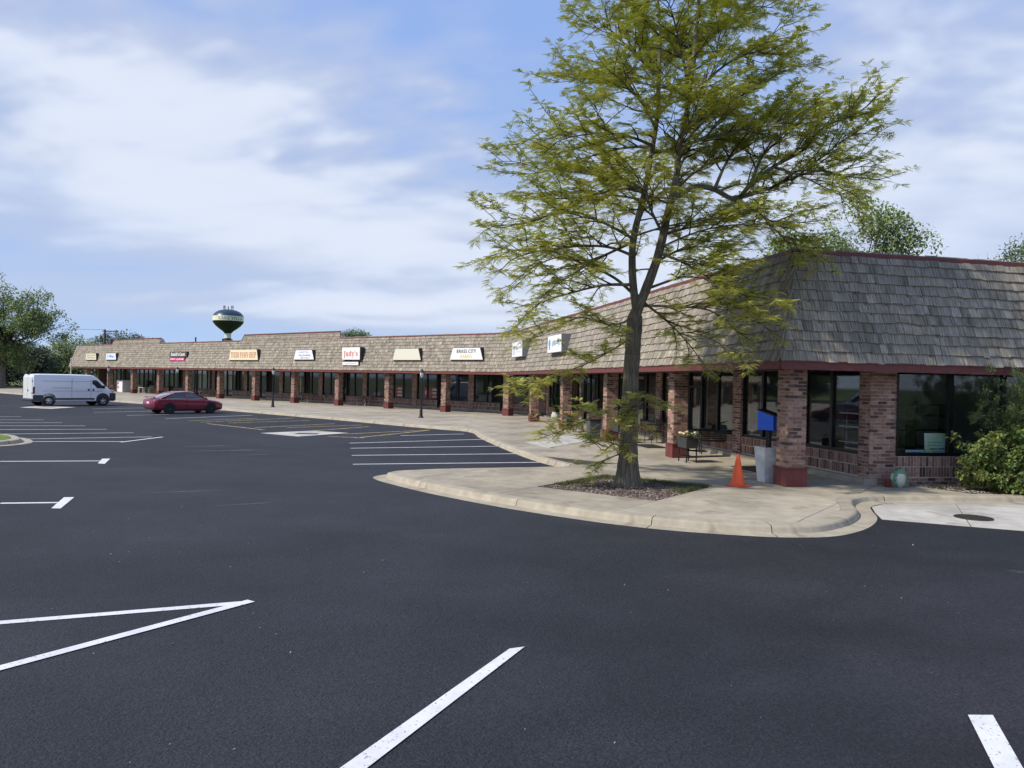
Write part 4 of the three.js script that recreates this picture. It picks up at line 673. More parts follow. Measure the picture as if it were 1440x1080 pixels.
  part('roof_lamp', rb(-2.62, 2.08, 0, 0.08, 0.05, 0.34, 0.015), mt.black, s);
}

// ------------------------------------------------------------------ things on the pavement
{ // cone
  const c = thing('traffic_cone', 'bright orange traffic cone on the pavement by the tree bed', 'traffic cone', [5.07, SY, -17.12], 0.5);
  const o = M({ color: lin(0.97, 0.13, 0.03), roughness: 0.45 });
  part('cone', lathe([[0.155, 0.03], [0.15, 0.06], [0.035, 0.68], [0.032, 0.70], [0.02, 0.70], [0.02, 0.5]], 32), o, c);
  part('base', [rb(0, 0.02, 0, 0.40, 0.035, 0.40, 0.012), lathe([[0.19, 0.03], [0.175, 0.045], [0.15, 0.05]], 24)], o, c);
}
{ // tall white planter with a blue box on a post
  const p = thing('white_planter', 'tall tapered white square planter behind the corner column', 'planter', [6.05, SY, -18.05], MID.th);
  const w = M({ map: grainTex, color: lin(0.92, 0.92, 0.90), roughness: 0.5 });
  const g = new THREE.CylinderGeometry(0.335, 0.245, 0.80, 4, 1, true).rotateY(Math.PI / 4).translate(0, 0.40, 0); const gf = g.toNonIndexed(); gf.computeVertexNormals(); part('pot', gf, M({ map: grainTex, color: lin(0.92, 0.92, 0.90), roughness: 0.5, side: THREE.DoubleSide }), p);
  part('rim', [bx(0, 0.80, 0.222, 0.48, 0.03, 0.04), bx(0, 0.80, -0.222, 0.48, 0.03, 0.04), bx(0.222, 0.80, 0, 0.04, 0.03, 0.40), bx(-0.222, 0.80, 0, 0.04, 0.03, 0.40)], w, p);
  part('soil', bx(0, 0.76, 0, 0.42, 0.02, 0.42), mulchMat, p);
  const b = thing('blue_box_on_post', 'bright blue open-fronted box on a black post standing in the white planter', 'leaflet box', [6.05, SY + 0.77, -18.05], MID.th + 0.55);
  const bl = M({ color: lin(0.03, 0.15, 0.80), roughness: 0.4 });
  part('post', rb(0, 0.22, 0, 0.10, 0.45, 0.10, 0.01), mt.black, b);
  part('box', [prism([[-0.20, 0], [0.20, 0], [0.20, 0.34], [-0.20, 0.46]], 0.34, 0.008).translate(0, 0.44, -0.17)], bl, b);
  part('box_lid', bar(V(-0.215, 0.915, 0), V(0.215, 0.79, 0), 0.36, 0.03), mt.black, b);
}
function mat(p, turn, w, d, label) { single('door_mat', rb(0, 0.008, 0, w, 0.016, d, 0.006, 1), mt.blackMatte, label, 'door mat', p, turn); }
mat([6.62, SY + 0.002, -20.55], MID.th, 1.5, 0.8, 'black door mat on the floor behind the orange cone');
mat([5.0, SY + 0.002, -27.5], MID.th, 1.5, 0.8, 'black door mat behind the second arcade column');
// black slatted bench seen from its back
function metalBench(pos, turn, label, w = 1.35) {
  const b = thing('metal_bench', label, 'bench', pos, turn);
  for (let i = 0; i < 6; i++) part('slat', rb(0, 0.46 + i * 0.058, -0.24 - i * 0.012, w, 0.042, 0.02, 0.006, 1), mt.black, b);
  for (let i = 0; i < 6; i++) part('slat', rb(0, 0.42, -0.20 + i * 0.075, w, 0.02, 0.055, 0.006, 1), mt.black, b);
  for (const q of [-1, 1]) { for (const z of [-0.24, 0.24]) part('leg', rod(V(q * w * 0.47, 0, z * 1.15), V(q * w * 0.47, 0.44, z), 0.02, 8), mt.black, b); part('back_post', rod(V(q * w * 0.47, 0.40, -0.22), V(q * w * 0.47, 0.80, -0.31), 0.02, 8), mt.black, b); part('armrest', [rod(V(q * w * 0.48, 0.64, -0.26), V(q * w * 0.48, 0.64, 0.22), 0.018, 8), rod(V(q * w * 0.48, 0.42, 0.22), V(q * w * 0.48, 0.64, 0.22), 0.018, 8)], mt.black, b); }
  return b;
}
metalBench([6.85, SY, -25.0], 3.0, 'black slatted metal bench under the arcade, back to the kerb', 1.4);
{ const t = thing('bistro_table', 'round black metal table beside the slatted bench', 'table', [6.35, SY, -25.9]); part('table_top', lathe([[0, 0.70], [0.42, 0.70], [0.43, 0.72], [0.42, 0.735], [0, 0.735]], 32), mt.black, t); part('pedestal', cyl(0, 0, 0, 0.035, 0.035, 0.70, 12), mt.black, t); part('foot', lathe([[0, 0], [0.28, 0], [0.27, 0.03], [0.05, 0.06], [0, 0.06]], 24), mt.black, t); }
function armchair(pos, turn, label, group) {
  const c = thing('metal_armchair', label, 'chair', pos, turn, group);
  part('seat', rb(0, 0.43, 0, 0.48, 0.025, 0.46, 0.01), mt.black, c);
  for (let i = 0; i < 5; i++) part('back_slat', rb(-0.17 + i * 0.085, 0.66, -0.24, 0.045, 0.42, 0.015, 0.006, 1), mt.black, c);
  part('back_rail', rod(V(-0.24, 0.88, -0.26), V(0.24, 0.88, -0.26), 0.016, 8), mt.black, c);
  for (const q of [-1, 1]) { part('leg', rod(V(q * 0.25, 0, 0.24), V(q * 0.24, 0.62, 0.22), 0.014, 8), mt.black, c); part('leg', rod(V(q * 0.25, 0, -0.30), V(q * 0.24, 0.88, -0.26), 0.014, 8), mt.black, c); const cv = new THREE.CatmullRomCurve3([V(q * 0.25, 0.70, -0.27), V(q * 0.27, 0.69, -0.05), V(q * 0.265, 0.66, 0.15), V(q * 0.24, 0.60, 0.23)]); part('armrest', new THREE.TubeGeometry(cv, 10, 0.014, 6), mt.black, c); }
}
armchair([5.42, SY, -29.2], -1.2, 'black metal armchair by the wall behind the flower planter column');
armchair([5.3, SY, -32.6], -1.2, 'black metal armchair with a white notice, seen past the tree trunk');
armchair([7.2, SY, -26.9], 2.4, 'black metal armchair behind the slatted bench');
single('white_notice', rb(0, 0, 0, 0.36, 0.46, 0.02, 0.004, 1), mt.whitePlastic, 'white notice board standing on the black chair behind the trunk', 'notice', [5.2, SY + 0.72, -32.1], -0.3);
// flower planters on stands
const petalG = new THREE.IcosahedronGeometry(0.045, 1);
function flowerStand(pos, turn, cols, label) {
  const f = thing('flower_stand', label, 'planter', pos, turn); const r = rng(Math.round(pos[2] * -100));
  for (const [x, z] of [[-0.27, -0.15], [0.27, -0.15], [-0.27, 0.15], [0.27, 0.15]]) part('leg', bx(x, 0.35, z, 0.03, 0.70, 0.03), mt.black, f);
  part('shelf', [bx(0, 0.16, 0.15, 0.54, 0.025, 0.025), bx(0, 0.16, -0.15, 0.54, 0.025, 0.025), bx(0.27, 0.16, 0, 0.025, 0.025, 0.3), bx(-0.27, 0.16, 0, 0.025, 0.025, 0.3), bx(0, 0.34, 0, 0.5, 0.02, 0.28)], mt.black, f);
  part('box', rb(0, 0.56, 0, 0.60, 0.30, 0.36, 0.012), M({ color: lin(0.035, 0.035, 0.037), roughness: 0.7 }), f);
  const lg = new GB(); for (let i = 0; i < 260; i++) { const x = (r() - 0.5) * 0.7, z = (r() - 0.5) * 0.44, y = 0.70 + r() * 0.16, a = r() * 6.28, l = 0.05 + r() * 0.06, dx = Math.cos(a) * l, dz = Math.sin(a) * l, up = (r() - 0.4) * l; const i0 = lg.vert(x, y, z, 0, 1, 0, 0, 0), i1 = lg.vert(x + dx * 0.5 - dz * 0.25, y + up * 0.5, z + dz * 0.5 + dx * 0.25, 0, 1, 0, 0, 0), i2 = lg.vert(x + dx, y + up, z + dz, 0, 1, 0, 0, 0), i3 = lg.vert(x + dx * 0.5 + dz * 0.25, y + up * 0.5, z + dz * 0.5 - dx * 0.25, 0, 1, 0, 0, 0); lg.i.push(i0, i1, i2, i0, i2, i3); }
  part('leaves', lg.geo(true), M({ color: lin(0.06, 0.13, 0.03), roughness: 0.8, side: THREE.DoubleSide }), f);
  for (let i = 0; i < 26; i++) { const m = part('flower', petalG, cols[Math.floor(r() * cols.length)], f); m.position.set((r() - 0.5) * 0.6, 0.78 + r() * 0.10, (r() - 0.5) * 0.36); m.scale.set(0.7 + r() * 0.5, 0.5 + r() * 0.3, 0.7 + r() * 0.5); }
}
const fl = c => M({ color: lin(...c), roughness: 0.8 });
flowerStand([5.12, SY, -22.25], MID.th, [fl([0.75, 0.62, 0.45]), fl([0.8, 0.72, 0.6]), fl([0.7, 0.45, 0.15]), fl([0.45, 0.25, 0.3])], 'black flower stand with cream and yellow flowers beside an arcade column');
flowerStand([2.62, SY, -35.0], MID.th, [fl([0.8, 0.22, 0.12]), fl([0.8, 0.35, 0.2]), fl([0.8, 0.65, 0.55])], 'black flower stand with red and coral flowers');
flowerStand([4.1, SY, -29.0], MID.th, [fl([0.8, 0.65, 0.2]), fl([0.8, 0.75, 0.6])], 'black flower stand with pale flowers half hidden by the tree trunk');
{ // potted plant with tall leaves
  const p = thing('potted_plant', 'tall leafy plant in a pale green ceramic pot by the shop wall', 'plant', [2.6, SY, -44.3]);
  part('pot', lathe([[0, 0], [0.20, 0], [0.30, 0.18], [0.31, 0.34], [0.24, 0.46], [0.27, 0.50], [0.22, 0.50], [0.2, 0.42], [0, 0.42]], 28), M({ color: lin(0.50, 0.55, 0.45), roughness: 0.35 }), p);
  const g = new GB(), r = rng(44); for (let i = 0; i < 60; i++) { const a = r() * 6.28, l = 0.7 + r() * 0.9, b = 0.15 + r() * 0.35, w = 0.045; let pv = null; for (let k = 0; k <= 6; k++) { const t = k / 6, R = b * t * (0.6 + t), y = 0.45 + l * (t - 0.25 * t * t * t), ww = w * Math.sin(Math.PI * (0.12 + 0.88 * t)); const cx = Math.cos(a) * R, cz = Math.sin(a) * R, row = [g.vert(cx - Math.sin(a) * ww, y, cz + Math.cos(a) * ww, 0, 1, 0, 0, 0), g.vert(cx + Math.sin(a) * ww, y, cz - Math.cos(a) * ww, 0, 1, 0, 0, 0)]; if (pv) g.i.push(pv[0], pv[1], row[0], row[0], pv[1], row[1]); pv = row; } }
  part('leaves', g.geo(true), M({ color: lin(0.025, 0.07, 0.022), roughness: 0.6, side: THREE.DoubleSide }), p);
}
{ // small weathered stone figure
  const s = thing('stone_ornament', 'small weathered grey stone garden figure beside the coral flower stand', 'ornament', [3.12, SY, -34.9]);
  const m = M({ map: concreteTex, color: lin(0.40, 0.38, 0.35), roughness: 0.95 });
  part('base', lathe([[0, 0], [0.19, 0], [0.20, 0.06], [0.16, 0.10], [0, 0.10]], 12), m, s);
  part('body', lathe([[0.15, 0.09], [0.18, 0.2], [0.15, 0.34], [0.09, 0.44], [0.07, 0.48], [0, 0.5]], 14), m, s); part('head', new THREE.SphereGeometry(0.085, 14, 10).scale(1, 1.15, 1).translate(0.02, 0.55, 0.01), m, s);
  part('ear', [new THREE.ConeGeometry(0.03, 0.08, 8).translate(-0.03, 0.66, 0), new THREE.ConeGeometry(0.03, 0.08, 8).translate(0.07, 0.66, 0)], m, s);
}
{ const b = thing('litter_bin', 'dark grey square litter bin beside the arcade column', 'bin', [3.30, SY, -30.75], MID.th); const m = M({ color: lin(0.06, 0.068, 0.082), roughness: 0.5 }); part('body', rb(0, 0.36, 0, 0.46, 0.72, 0.46, 0.02), m, b); part('lid', rb(0, 0.74, 0, 0.50, 0.06, 0.50, 0.02), mt.black, b); part('panel', [rb(0, 0.36, 0.232, 0.34, 0.58, 0.01, 0.004, 1)], m, b); }
{ // green and white ceramic ornament at the pier
  const f = thing('ceramic_ornament', 'green and white glazed ceramic garden pot at the foot of the corner pier', 'ornament', [8.84, SY, -17.52], 0.3);
  const gl = M({ color: lin(0.12, 0.30, 0.17), roughness: 0.3 }), wh = M({ color: lin(0.62, 0.60, 0.52), roughness: 0.35 });
  part('pot', lathe([[0, 0], [0.10, 0], [0.15, 0.12], [0.16, 0.24], [0.13, 0.34], [0.11, 0.34], [0.1, 0.3], [0, 0.3]], 24), wh, f);
  part('garland', [new THREE.TorusGeometry(0.155, 0.035, 8, 26).scale(1, 1.2, 1).translate(0, 0.20, 0.06), new THREE.TorusGeometry(0.12, 0.03, 8, 24).rotateX(Math.PI / 2).translate(0, 0.35, 0)], gl, f);
  for (let i = 0; i < 9; i++) { const a = i / 9 * 5.2 - 0.9; part('leaf', new THREE.SphereGeometry(0.04, 8, 6).scale(1.2, 0.8, 0.6).translate(Math.cos(a) * 0.17, 0.2 + Math.sin(a) * 0.19, 0.09), gl, f); }
  single('loose_brick', rb(0, 0.09, 0, 0.11, 0.18, 0.09, 0.006, 1), M({ map: brickTex, color: lin(0.22, 0.06, 0.045), roughness: 0.9 }), 'single red brick standing beside the ceramic garden pot', 'brick', [8.60, SY, -17.50], 0.2);
}
// seating along the left wing
function woodBench(x, turn, label) {
  const p = wingToWorld(LEFT, x, SY, -1.9), b = thing('wooden_bench', label, 'bench', [p.x, p.y, p.z], LEFT.th + turn);
  for (let i = 0; i < 5; i++) part('slat', rb(0, 0.40, -0.18 + i * 0.09, 1.2, 0.025, 0.07, 0.006, 1), mt.wood, b); for (let i = 0; i < 4; i++) part('slat', rb(0, 0.50 + i * 0.085, -0.22 - i * 0.02, 1.2, 0.065, 0.022, 0.006, 1), mt.wood, b);
  for (const q of [-1, 1]) { const c = new THREE.CatmullRomCurve3([V(q * 0.56, 0, 0.24), V(q * 0.56, 0.22, 0.14), V(q * 0.56, 0.40, 0.22), V(q * 0.56, 0.58, 0.20), V(q * 0.56, 0.60, -0.10), V(q * 0.56, 0.56, -0.24)]), d = new THREE.CatmullRomCurve3([V(q * 0.56, 0, -0.28), V(q * 0.56, 0.22, -0.14), V(q * 0.56, 0.42, -0.2), V(q * 0.56, 0.82, -0.30)]); part('iron_end', [new THREE.TubeGeometry(c, 16, 0.022, 6), new THREE.TubeGeometry(d, 14, 0.022, 6)], M({ color: lin(0.4, 0.38, 0.36), roughness: 0.5 }), b); }
}
woodBench(-24.3, 0.1, 'brown wooden bench with pale iron ends below the Dog Grooming sign');
woodBench(-16.6, -0.1, "brown wooden bench with pale iron ends below the Judy's sign");
woodBench(-41.0, 0.0, 'brown wooden bench with pale iron ends behind the red car');
{
  const p = wingToWorld(LEFT, -53.2, SY, -1.6), t = thing('plastic_table', 'white plastic table under the arcade behind the red car', 'table', [p.x, p.y, p.z], LEFT.th);
  part('table_top', rb(0, 0.62, 0, 1.1, 0.05, 0.75, 0.015), mt.whitePlastic, t); for (const [x, z] of [[-0.48, -0.3], [0.48, -0.3], [-0.48, 0.3], [0.48, 0.3]]) part('leg', bx(x, 0.30, z, 0.06, 0.6, 0.06), mt.whitePlastic, t);
  for (const [dx, lab] of [[-1.1, 'pale tan plastic chair at the far end of the white table'], [1.15, 'pale tan plastic chair at the near end of the white table']]) { const q = wingToWorld(LEFT, -53.2 + dx, SY, -1.75), c = thing('plastic_chair', lab, 'chair', [q.x, q.y, q.z], LEFT.th + (dx < 0 ? 1.4 : -1.4)); const m = M({ color: lin(0.42, 0.36, 0.28), roughness: 0.6 }); part('seat', rb(0, 0.40, 0, 0.5, 0.04, 0.5, 0.015), m, c); part('backrest', rb(0, 0.64, -0.24, 0.5, 0.46, 0.04, 0.015), m, c); for (const [x, z] of [[-0.2, -0.2], [0.2, -0.2], [-0.2, 0.2], [0.2, 0.2]]) part('leg', bx(x, 0.2, z, 0.045, 0.4, 0.045), m, c); }
  const i = wingToWorld(LEFT, -57.4, SY, -1.3), b = thing('ice_freezer', 'white ice merchandiser cabinet with red marks beside the van', 'freezer', [i.x, i.y, i.z], LEFT.th); const wm = M({ color: lin(0.55, 0.57, 0.58), roughness: 0.45 });
  part('cabinet', rb(0, 0.68, 0, 1.5, 1.36, 0.95, 0.03), wm, b); part('front_panel', new THREE.PlaneGeometry(1.44, 1.26).translate(0, 0.68, 0.482), M({ map: canvasTex(256, 224, (c, w, h) => { fill(c, '#e9eaec', w, h); c.fillStyle = '#c22a34'; c.beginPath(); c.arc(w * .28, h * .24, h * .13, 0, 7); c.fill(); smudge(c, w * .18, h * .48, w * .3, h * .22, 3, '#c22a34'); }), roughness: 0.4 }), b); part('top_vent', rb(0.2, 1.30, 0.47, 0.5, 0.07, 0.03, 0.01), mt.blackMatte, b);
}
// ------------------------------------------------------------------ in the shop windows
function poster(F, x0, x1, y0, y1, t, draw, label, lean = 0) { const p = wingToWorld(F, (x0 + x1) / 2, y0, t), w = x1 - x0, h = y1 - y0, g = new THREE.BoxGeometry(w, h, 0.012).translate(0, h / 2, 0); const m = single('window_poster', g, M({ map: canvasTex(256, Math.round(256 * h / w), draw), roughness: 0.6 }), label, 'poster', [p.x, p.y, p.z], F.th); m.rotation.x = 0; if (lean) m.rotateX(lean); return m; }
poster(RIGHT, 3.93, 4.60, 0.835, 1.33, -0.52, (c, w, h) => { const g = c.createLinearGradient(0, 0, w, h); g.addColorStop(0, '#f6faf6'); g.addColorStop(.4, '#cdebc0'); g.addColorStop(1, '#b4e2f0'); c.fillStyle = g; c.fillRect(0, 0, w, h); smudge(c, w * .14, h * .42, w * .6, h * .06, 10, '#4c93ad'); smudge(c, w * .14, h * .56, w * .52, h * .06, 9, '#4c93ad'); smudge(c, w * .2, h * .72, w * .62, h * .07, 10, '#143c4a'); smudge(c, w * .32, h * .86, w * .4, h * .05, 8, '#143c4a'); }, 'green and blue poster propped in the corner shop window', -0.06);
poster(RIGHT, 3.36, 3.85, 0.835, 0.935, -0.46, (c, w, h) => { fill(c, '#cfe0f0', w, h); smudge(c, w * .1, h * .4, w * .8, h * .3, 12, '#5e86b4'); }, 'small pale blue card strip on the corner shop window sill');
const redPoster = (c, w, h) => { fill(c, '#b3243f', w, h); c.fillStyle = '#e8dcc8'; for (let i = 0; i < 3; i++) c.fillRect(w * .55, h * (.12 + i * .29), w * .36, h * .15); c.fillStyle = '#d8d2d6'; c.beginPath(); c.arc(w * .2, h * .45, h * .22, 0, 7); c.fill(); c.fillStyle = '#7c1730'; c.fillRect(w * .3, h * .7, w * .22, h * .2); };
poster(LEFT, -14.6, -13.2, 0.86, 1.75, TL - 0.20, redPoster, "red food poster with pale panels in the window below the Judy's sign");
poster(LEFT, -10.9, -9.2, 0.86, 1.75, TL - 0.20, redPoster, 'red food poster with pale panels in the window below the blank cream sign');
poster(LEFT, -16.7, -15.9, 0.86, 1.25, TL - 0.22, (c, w, h) => { fill(c, '#a3604a', w, h); smudge(c, w * .1, h * .2, w * .8, h * .2, 6, '#e2c7b4'); smudge(c, w * .1, h * .55, w * .8, h * .2, 6, '#e2c7b4'); }, 'small brown notice low in the shop window behind the wooden bench');
poster(LEFT, -26.75, -26.45, 0.95, 2.25, TL - 0.18, (c, w, h) => { fill(c, '#d7c46a', w, h); for (let i = 0; i < 7; i++) smudge(c, w * .25, h * (.06 + i * .13), w * .5, h * .08, 2, '#54461c'); }, 'narrow yellow vertical notice in the shop window');
function drapes(x0, x1, label) { const g = new GB(), n = 40, p = wingToWorld(LEFT, (x0 + x1) / 2, 0, TL - 0.35); for (let i = 0; i <= n; i++) { const x = (x0 - x1) / 2 + (x1 - x0) * i / n, z = Math.sin(i * 1.15) * 0.04; g.vert(x, 0.85, z, 0, 0, 1, 0, 0); g.vert(x, TOP - 0.1, z, 0, 0, 1, 0, 0); if (i) { const a = 2 * i - 2; g.i.push(a, a + 2, a + 1, a + 1, a + 2, a + 3); } } single('drape', g.geo(true), M({ color: lin(0.62, 0.62, 0.58), roughness: 0.9, side: THREE.DoubleSide }), label, 'curtain', [p.x, 0, p.z], LEFT.th); }
drapes(-44.5, -42.3, 'white gathered drape in the shop window behind the red car'); drapes(-39.5, -37.7, 'white gathered drape in the shop window right of the pale bench');
{ // things inside the corner shop
  const q = (x, t) => wingToWorld(RIGHT, x, 0.265, t);
  let p = q(4.9, -2.9); const s = thing('shelf_unit', 'dark shelving inside the corner shop behind the glass', 'shelf', [p.x, p.y, p.z], RIGHT.th);
  for (const x of [-1.6, -0.55, 0.55, 1.6]) part('upright', bx(x, 0.85, 0, 0.05, 1.7, 0.4), mt.black, s); for (const y of [0.1, 0.55, 1.0, 1.4, 1.7]) part('shelf', bx(0, y, 0, 3.2, 0.035, 0.4), mt.black, s);
  p = q(3.85, -1.25); const c = thing('wooden_chair', 'brown ladder back chair inside the corner shop', 'chair', [p.x, p.y, p.z], RIGHT.th + 0.3); part('seat', rb(0, 0.45, 0, 0.42, 0.04, 0.42, 0.01), mt.wood, c); for (const [x, z] of [[-0.18, 0.18], [0.18, 0.18]]) part('leg', bx(x, 0.22, z, 0.04, 0.44, 0.04), mt.wood, c); for (const x of [-0.18, 0.18]) part('back_post', bx(x, 0.52, -0.19, 0.04, 1.04, 0.04), mt.wood, c); for (let i = 0; i < 4; i++) part('rung', bx(0, 0.58 + i * 0.13, -0.19, 0.34, 0.05, 0.02), mt.wood, c);
  p = q(4.2, -2.2); const f = thing('ceiling_fan', 'dark ceiling fan inside the corner shop', 'fan', [p.x, 2.50, p.z]); part('motor', lathe([[0, 0], [0.1, 0.0], [0.12, 0.06], [0.06, 0.12], [0.02, 0.14], [0.02, 0.36], [0, 0.36]], 16), mt.black, f); for (let i = 0; i < 5; i++) part('blade', rb(0.42, 0.05, 0, 0.6, 0.012, 0.13, 0.005, 1).rotateY(i * 1.2566), mt.black, f);
  p = wingToWorld(MID, -2.0, 0.265, TM - 1.1); const r = thing('display_rack', 'pale display shelving inside the corner shop window', 'shelf', [p.x, p.y, p.z], MID.th); for (const y of [0.25, 0.7, 1.1, 1.45]) part('shelf', bx(0, y, 0, 1.5, 0.03, 0.4), mt.whitePlastic, r); for (const x of [-0.72, 0.72]) part('upright', bx(x, 0.75, 0, 0.03, 1.5, 0.03), mt.whitePlastic, r);
}
// ------------------------------------------------------------------ on and above the roof
{ const p = wingToWorld(LEFT, -42.3, 0, -1.6); single('vent_pipe', cyl(0, 0, 0, 0.07, 0.07, 6.05, 10), mt.black, 'thin dark vent pipe standing above the roof', 'pipe', [p.x, 0, p.z]); }
for (const [x, h, l] of [[-5.4, 5.86, 'short grey vent stub above the roof near the corner'], [-5.0, 5.78, 'shorter grey vent stub above the roof near the corner']]) { const p = wingToWorld(MID, x, 5.1, -1.4); single('roof_vent', cyl(0, 0, 0, 0.05, 0.05, h - 5.1, 8), M({ color: lin(0.12, 0.11, 0.10) }), l, 'vent', [p.x, p.y, p.z]); }
{ // water tower
  const w = thing('water_tower', 'dark green and cream water tower lettered LAKE VILLA above the roof', 'water tower', [-85.2, -0.05, -230], 0);
  const teal = M({ color: lin(0.018, 0.045, 0.075), roughness: 0.35 }), dk = M({ color: lin(0.022, 0.028, 0.026), roughness: 0.4 }), cream = M({ color: lin(0.72, 0.70, 0.58), roughness: 0.5 });
  const R = 4.46;
  part('dome', lathe([[R * 0.985, 19.8], [R * 0.93, 20.35], [R * 0.80, 21.0], [R * 0.6, 21.5], [R * 0.35, 21.82], [0, 21.95]], 48), teal, w);
  const band = new THREE.CylinderGeometry(R * 0.99, R * 0.99, 1.42, 64, 1, true).translate(0, 19.1, 0);
  const ct = canvasTex(2048, 104, (c, W, H) => { fill(c, '#e6e2c8', W, H); for (const o of [0.0, 0.5]) txt(c, 'LAKE VILLA', W * (0.25 + o), H * .54, H * .86, '#1d3a34', 'serif', 'bold'); }); ct.wrapS = THREE.RepeatWrapping; part('lettered_band', band.rotateY(-1.02), M({ map: ct, roughness: 0.5 }), w);
  part('bowl', lathe([[R * 0.99, 18.4], [R * 0.96, 17.9], [R * 0.80, 17.0], [R * 0.56, 16.1], [R * 0.34, 15.4], [R * 0.22, 14.8], [0.9, 14.7]], 48), dk, w);
  part('stem', [cyl(0, 13.3, 0, 0.92, 0.92, 1.5, 24)], cream, w); part('lower_stem', [cyl(0, 0, 0, 2.2, 0.95, 13.3, 24), cyl(0, 12.4, 0, 1.0, 1.0, 0.9, 20)], dk, w);
  part('antenna_box', [rb(-1.3, 12.6, 0.3, 0.5, 1.1, 0.4, 0.05), rb(1.35, 12.5, 0.3, 0.35, 1.0, 0.3, 0.05)], dk, w);
  for (const x of [-1.35, -1.0, 0.0, 1.0, 1.4]) part('antenna', [rod(V(x, 21.5, 0), V(x, x === 0 ? 22.6 : 22.9, 0), 0.06), rb(x, x === 0 ? 22.4 : 22.6, 0.1, 0.22, 0.9, 0.2, 0.04)], dk, w);
}
{ // utility pole with wires
  const P0 = V(-59.4, -0.05, -112), p = thing('utility_pole', 'wooden utility pole with a crossarm behind the far roof end', 'utility pole', [P0.x, P0.y, P0.z]); const wm = M({ color: lin(0.10, 0.085, 0.07), roughness: 0.95 });
  part('pole', cyl(0, 0, 0, 0.20, 0.13, 8.6, 10), wm, p); part('crossarm', bx(0.75, 8.35, 0, 2.2, 0.14, 0.12), wm, p); part('brace', bar(V(0, 7.5, 0), V(0.9, 8.3, 0), 0.06, 0.06), wm, p); part('transformer', cyl(0.95, 6.4, 0, 0.26, 0.26, 0.8, 14), M({ color: lin(0.10, 0.10, 0.10), roughness: 0.6 }), p); part('insulator', [cyl(-0.1, 8.42, 0, 0.05, 0.04, 0.16, 8), cyl(1.7, 8.42, 0, 0.05, 0.04, 0.16, 8)], wm, p);
  const w = (a, b, sag, lab) => { const c = a.clone().add(b).multiplyScalar(0.5); c.y -= sag; single('power_line', new THREE.TubeGeometry(new THREE.QuadraticBezierCurve3(a, c, b), 40, 0.02, 4), mt.black, lab, 'wire'); };
  w(V(-59.5, 8.5, -112), V(-125, 9.4, -118), 0.5, 'single power line running from the utility pole top'); w(V(-59.4, 3.6, -112), V(-120, 4.4, -114), 0.7, 'thin lower cable running through the trees'); w(V(-59.4, 4.6, -112), V(-120, 5.4, -114), 0.7, 'thin middle cable running through the trees');
}
{ const s = thing('flag_pole', 'thin pale pole standing behind the white van', 'pole', [-47.6, SY, -83]); part('pole', cyl(0, 0, 0, 0.06, 0.05, 3.55, 8), M({ color: lin(0.55, 0.54, 0.48), roughness: 0.6 }), s); part('cap', new THREE.SphereGeometry(0.09, 10, 8).translate(0, 3.58, 0), M({ color: lin(0.55, 0.54, 0.48), roughness: 0.6 }), s); }

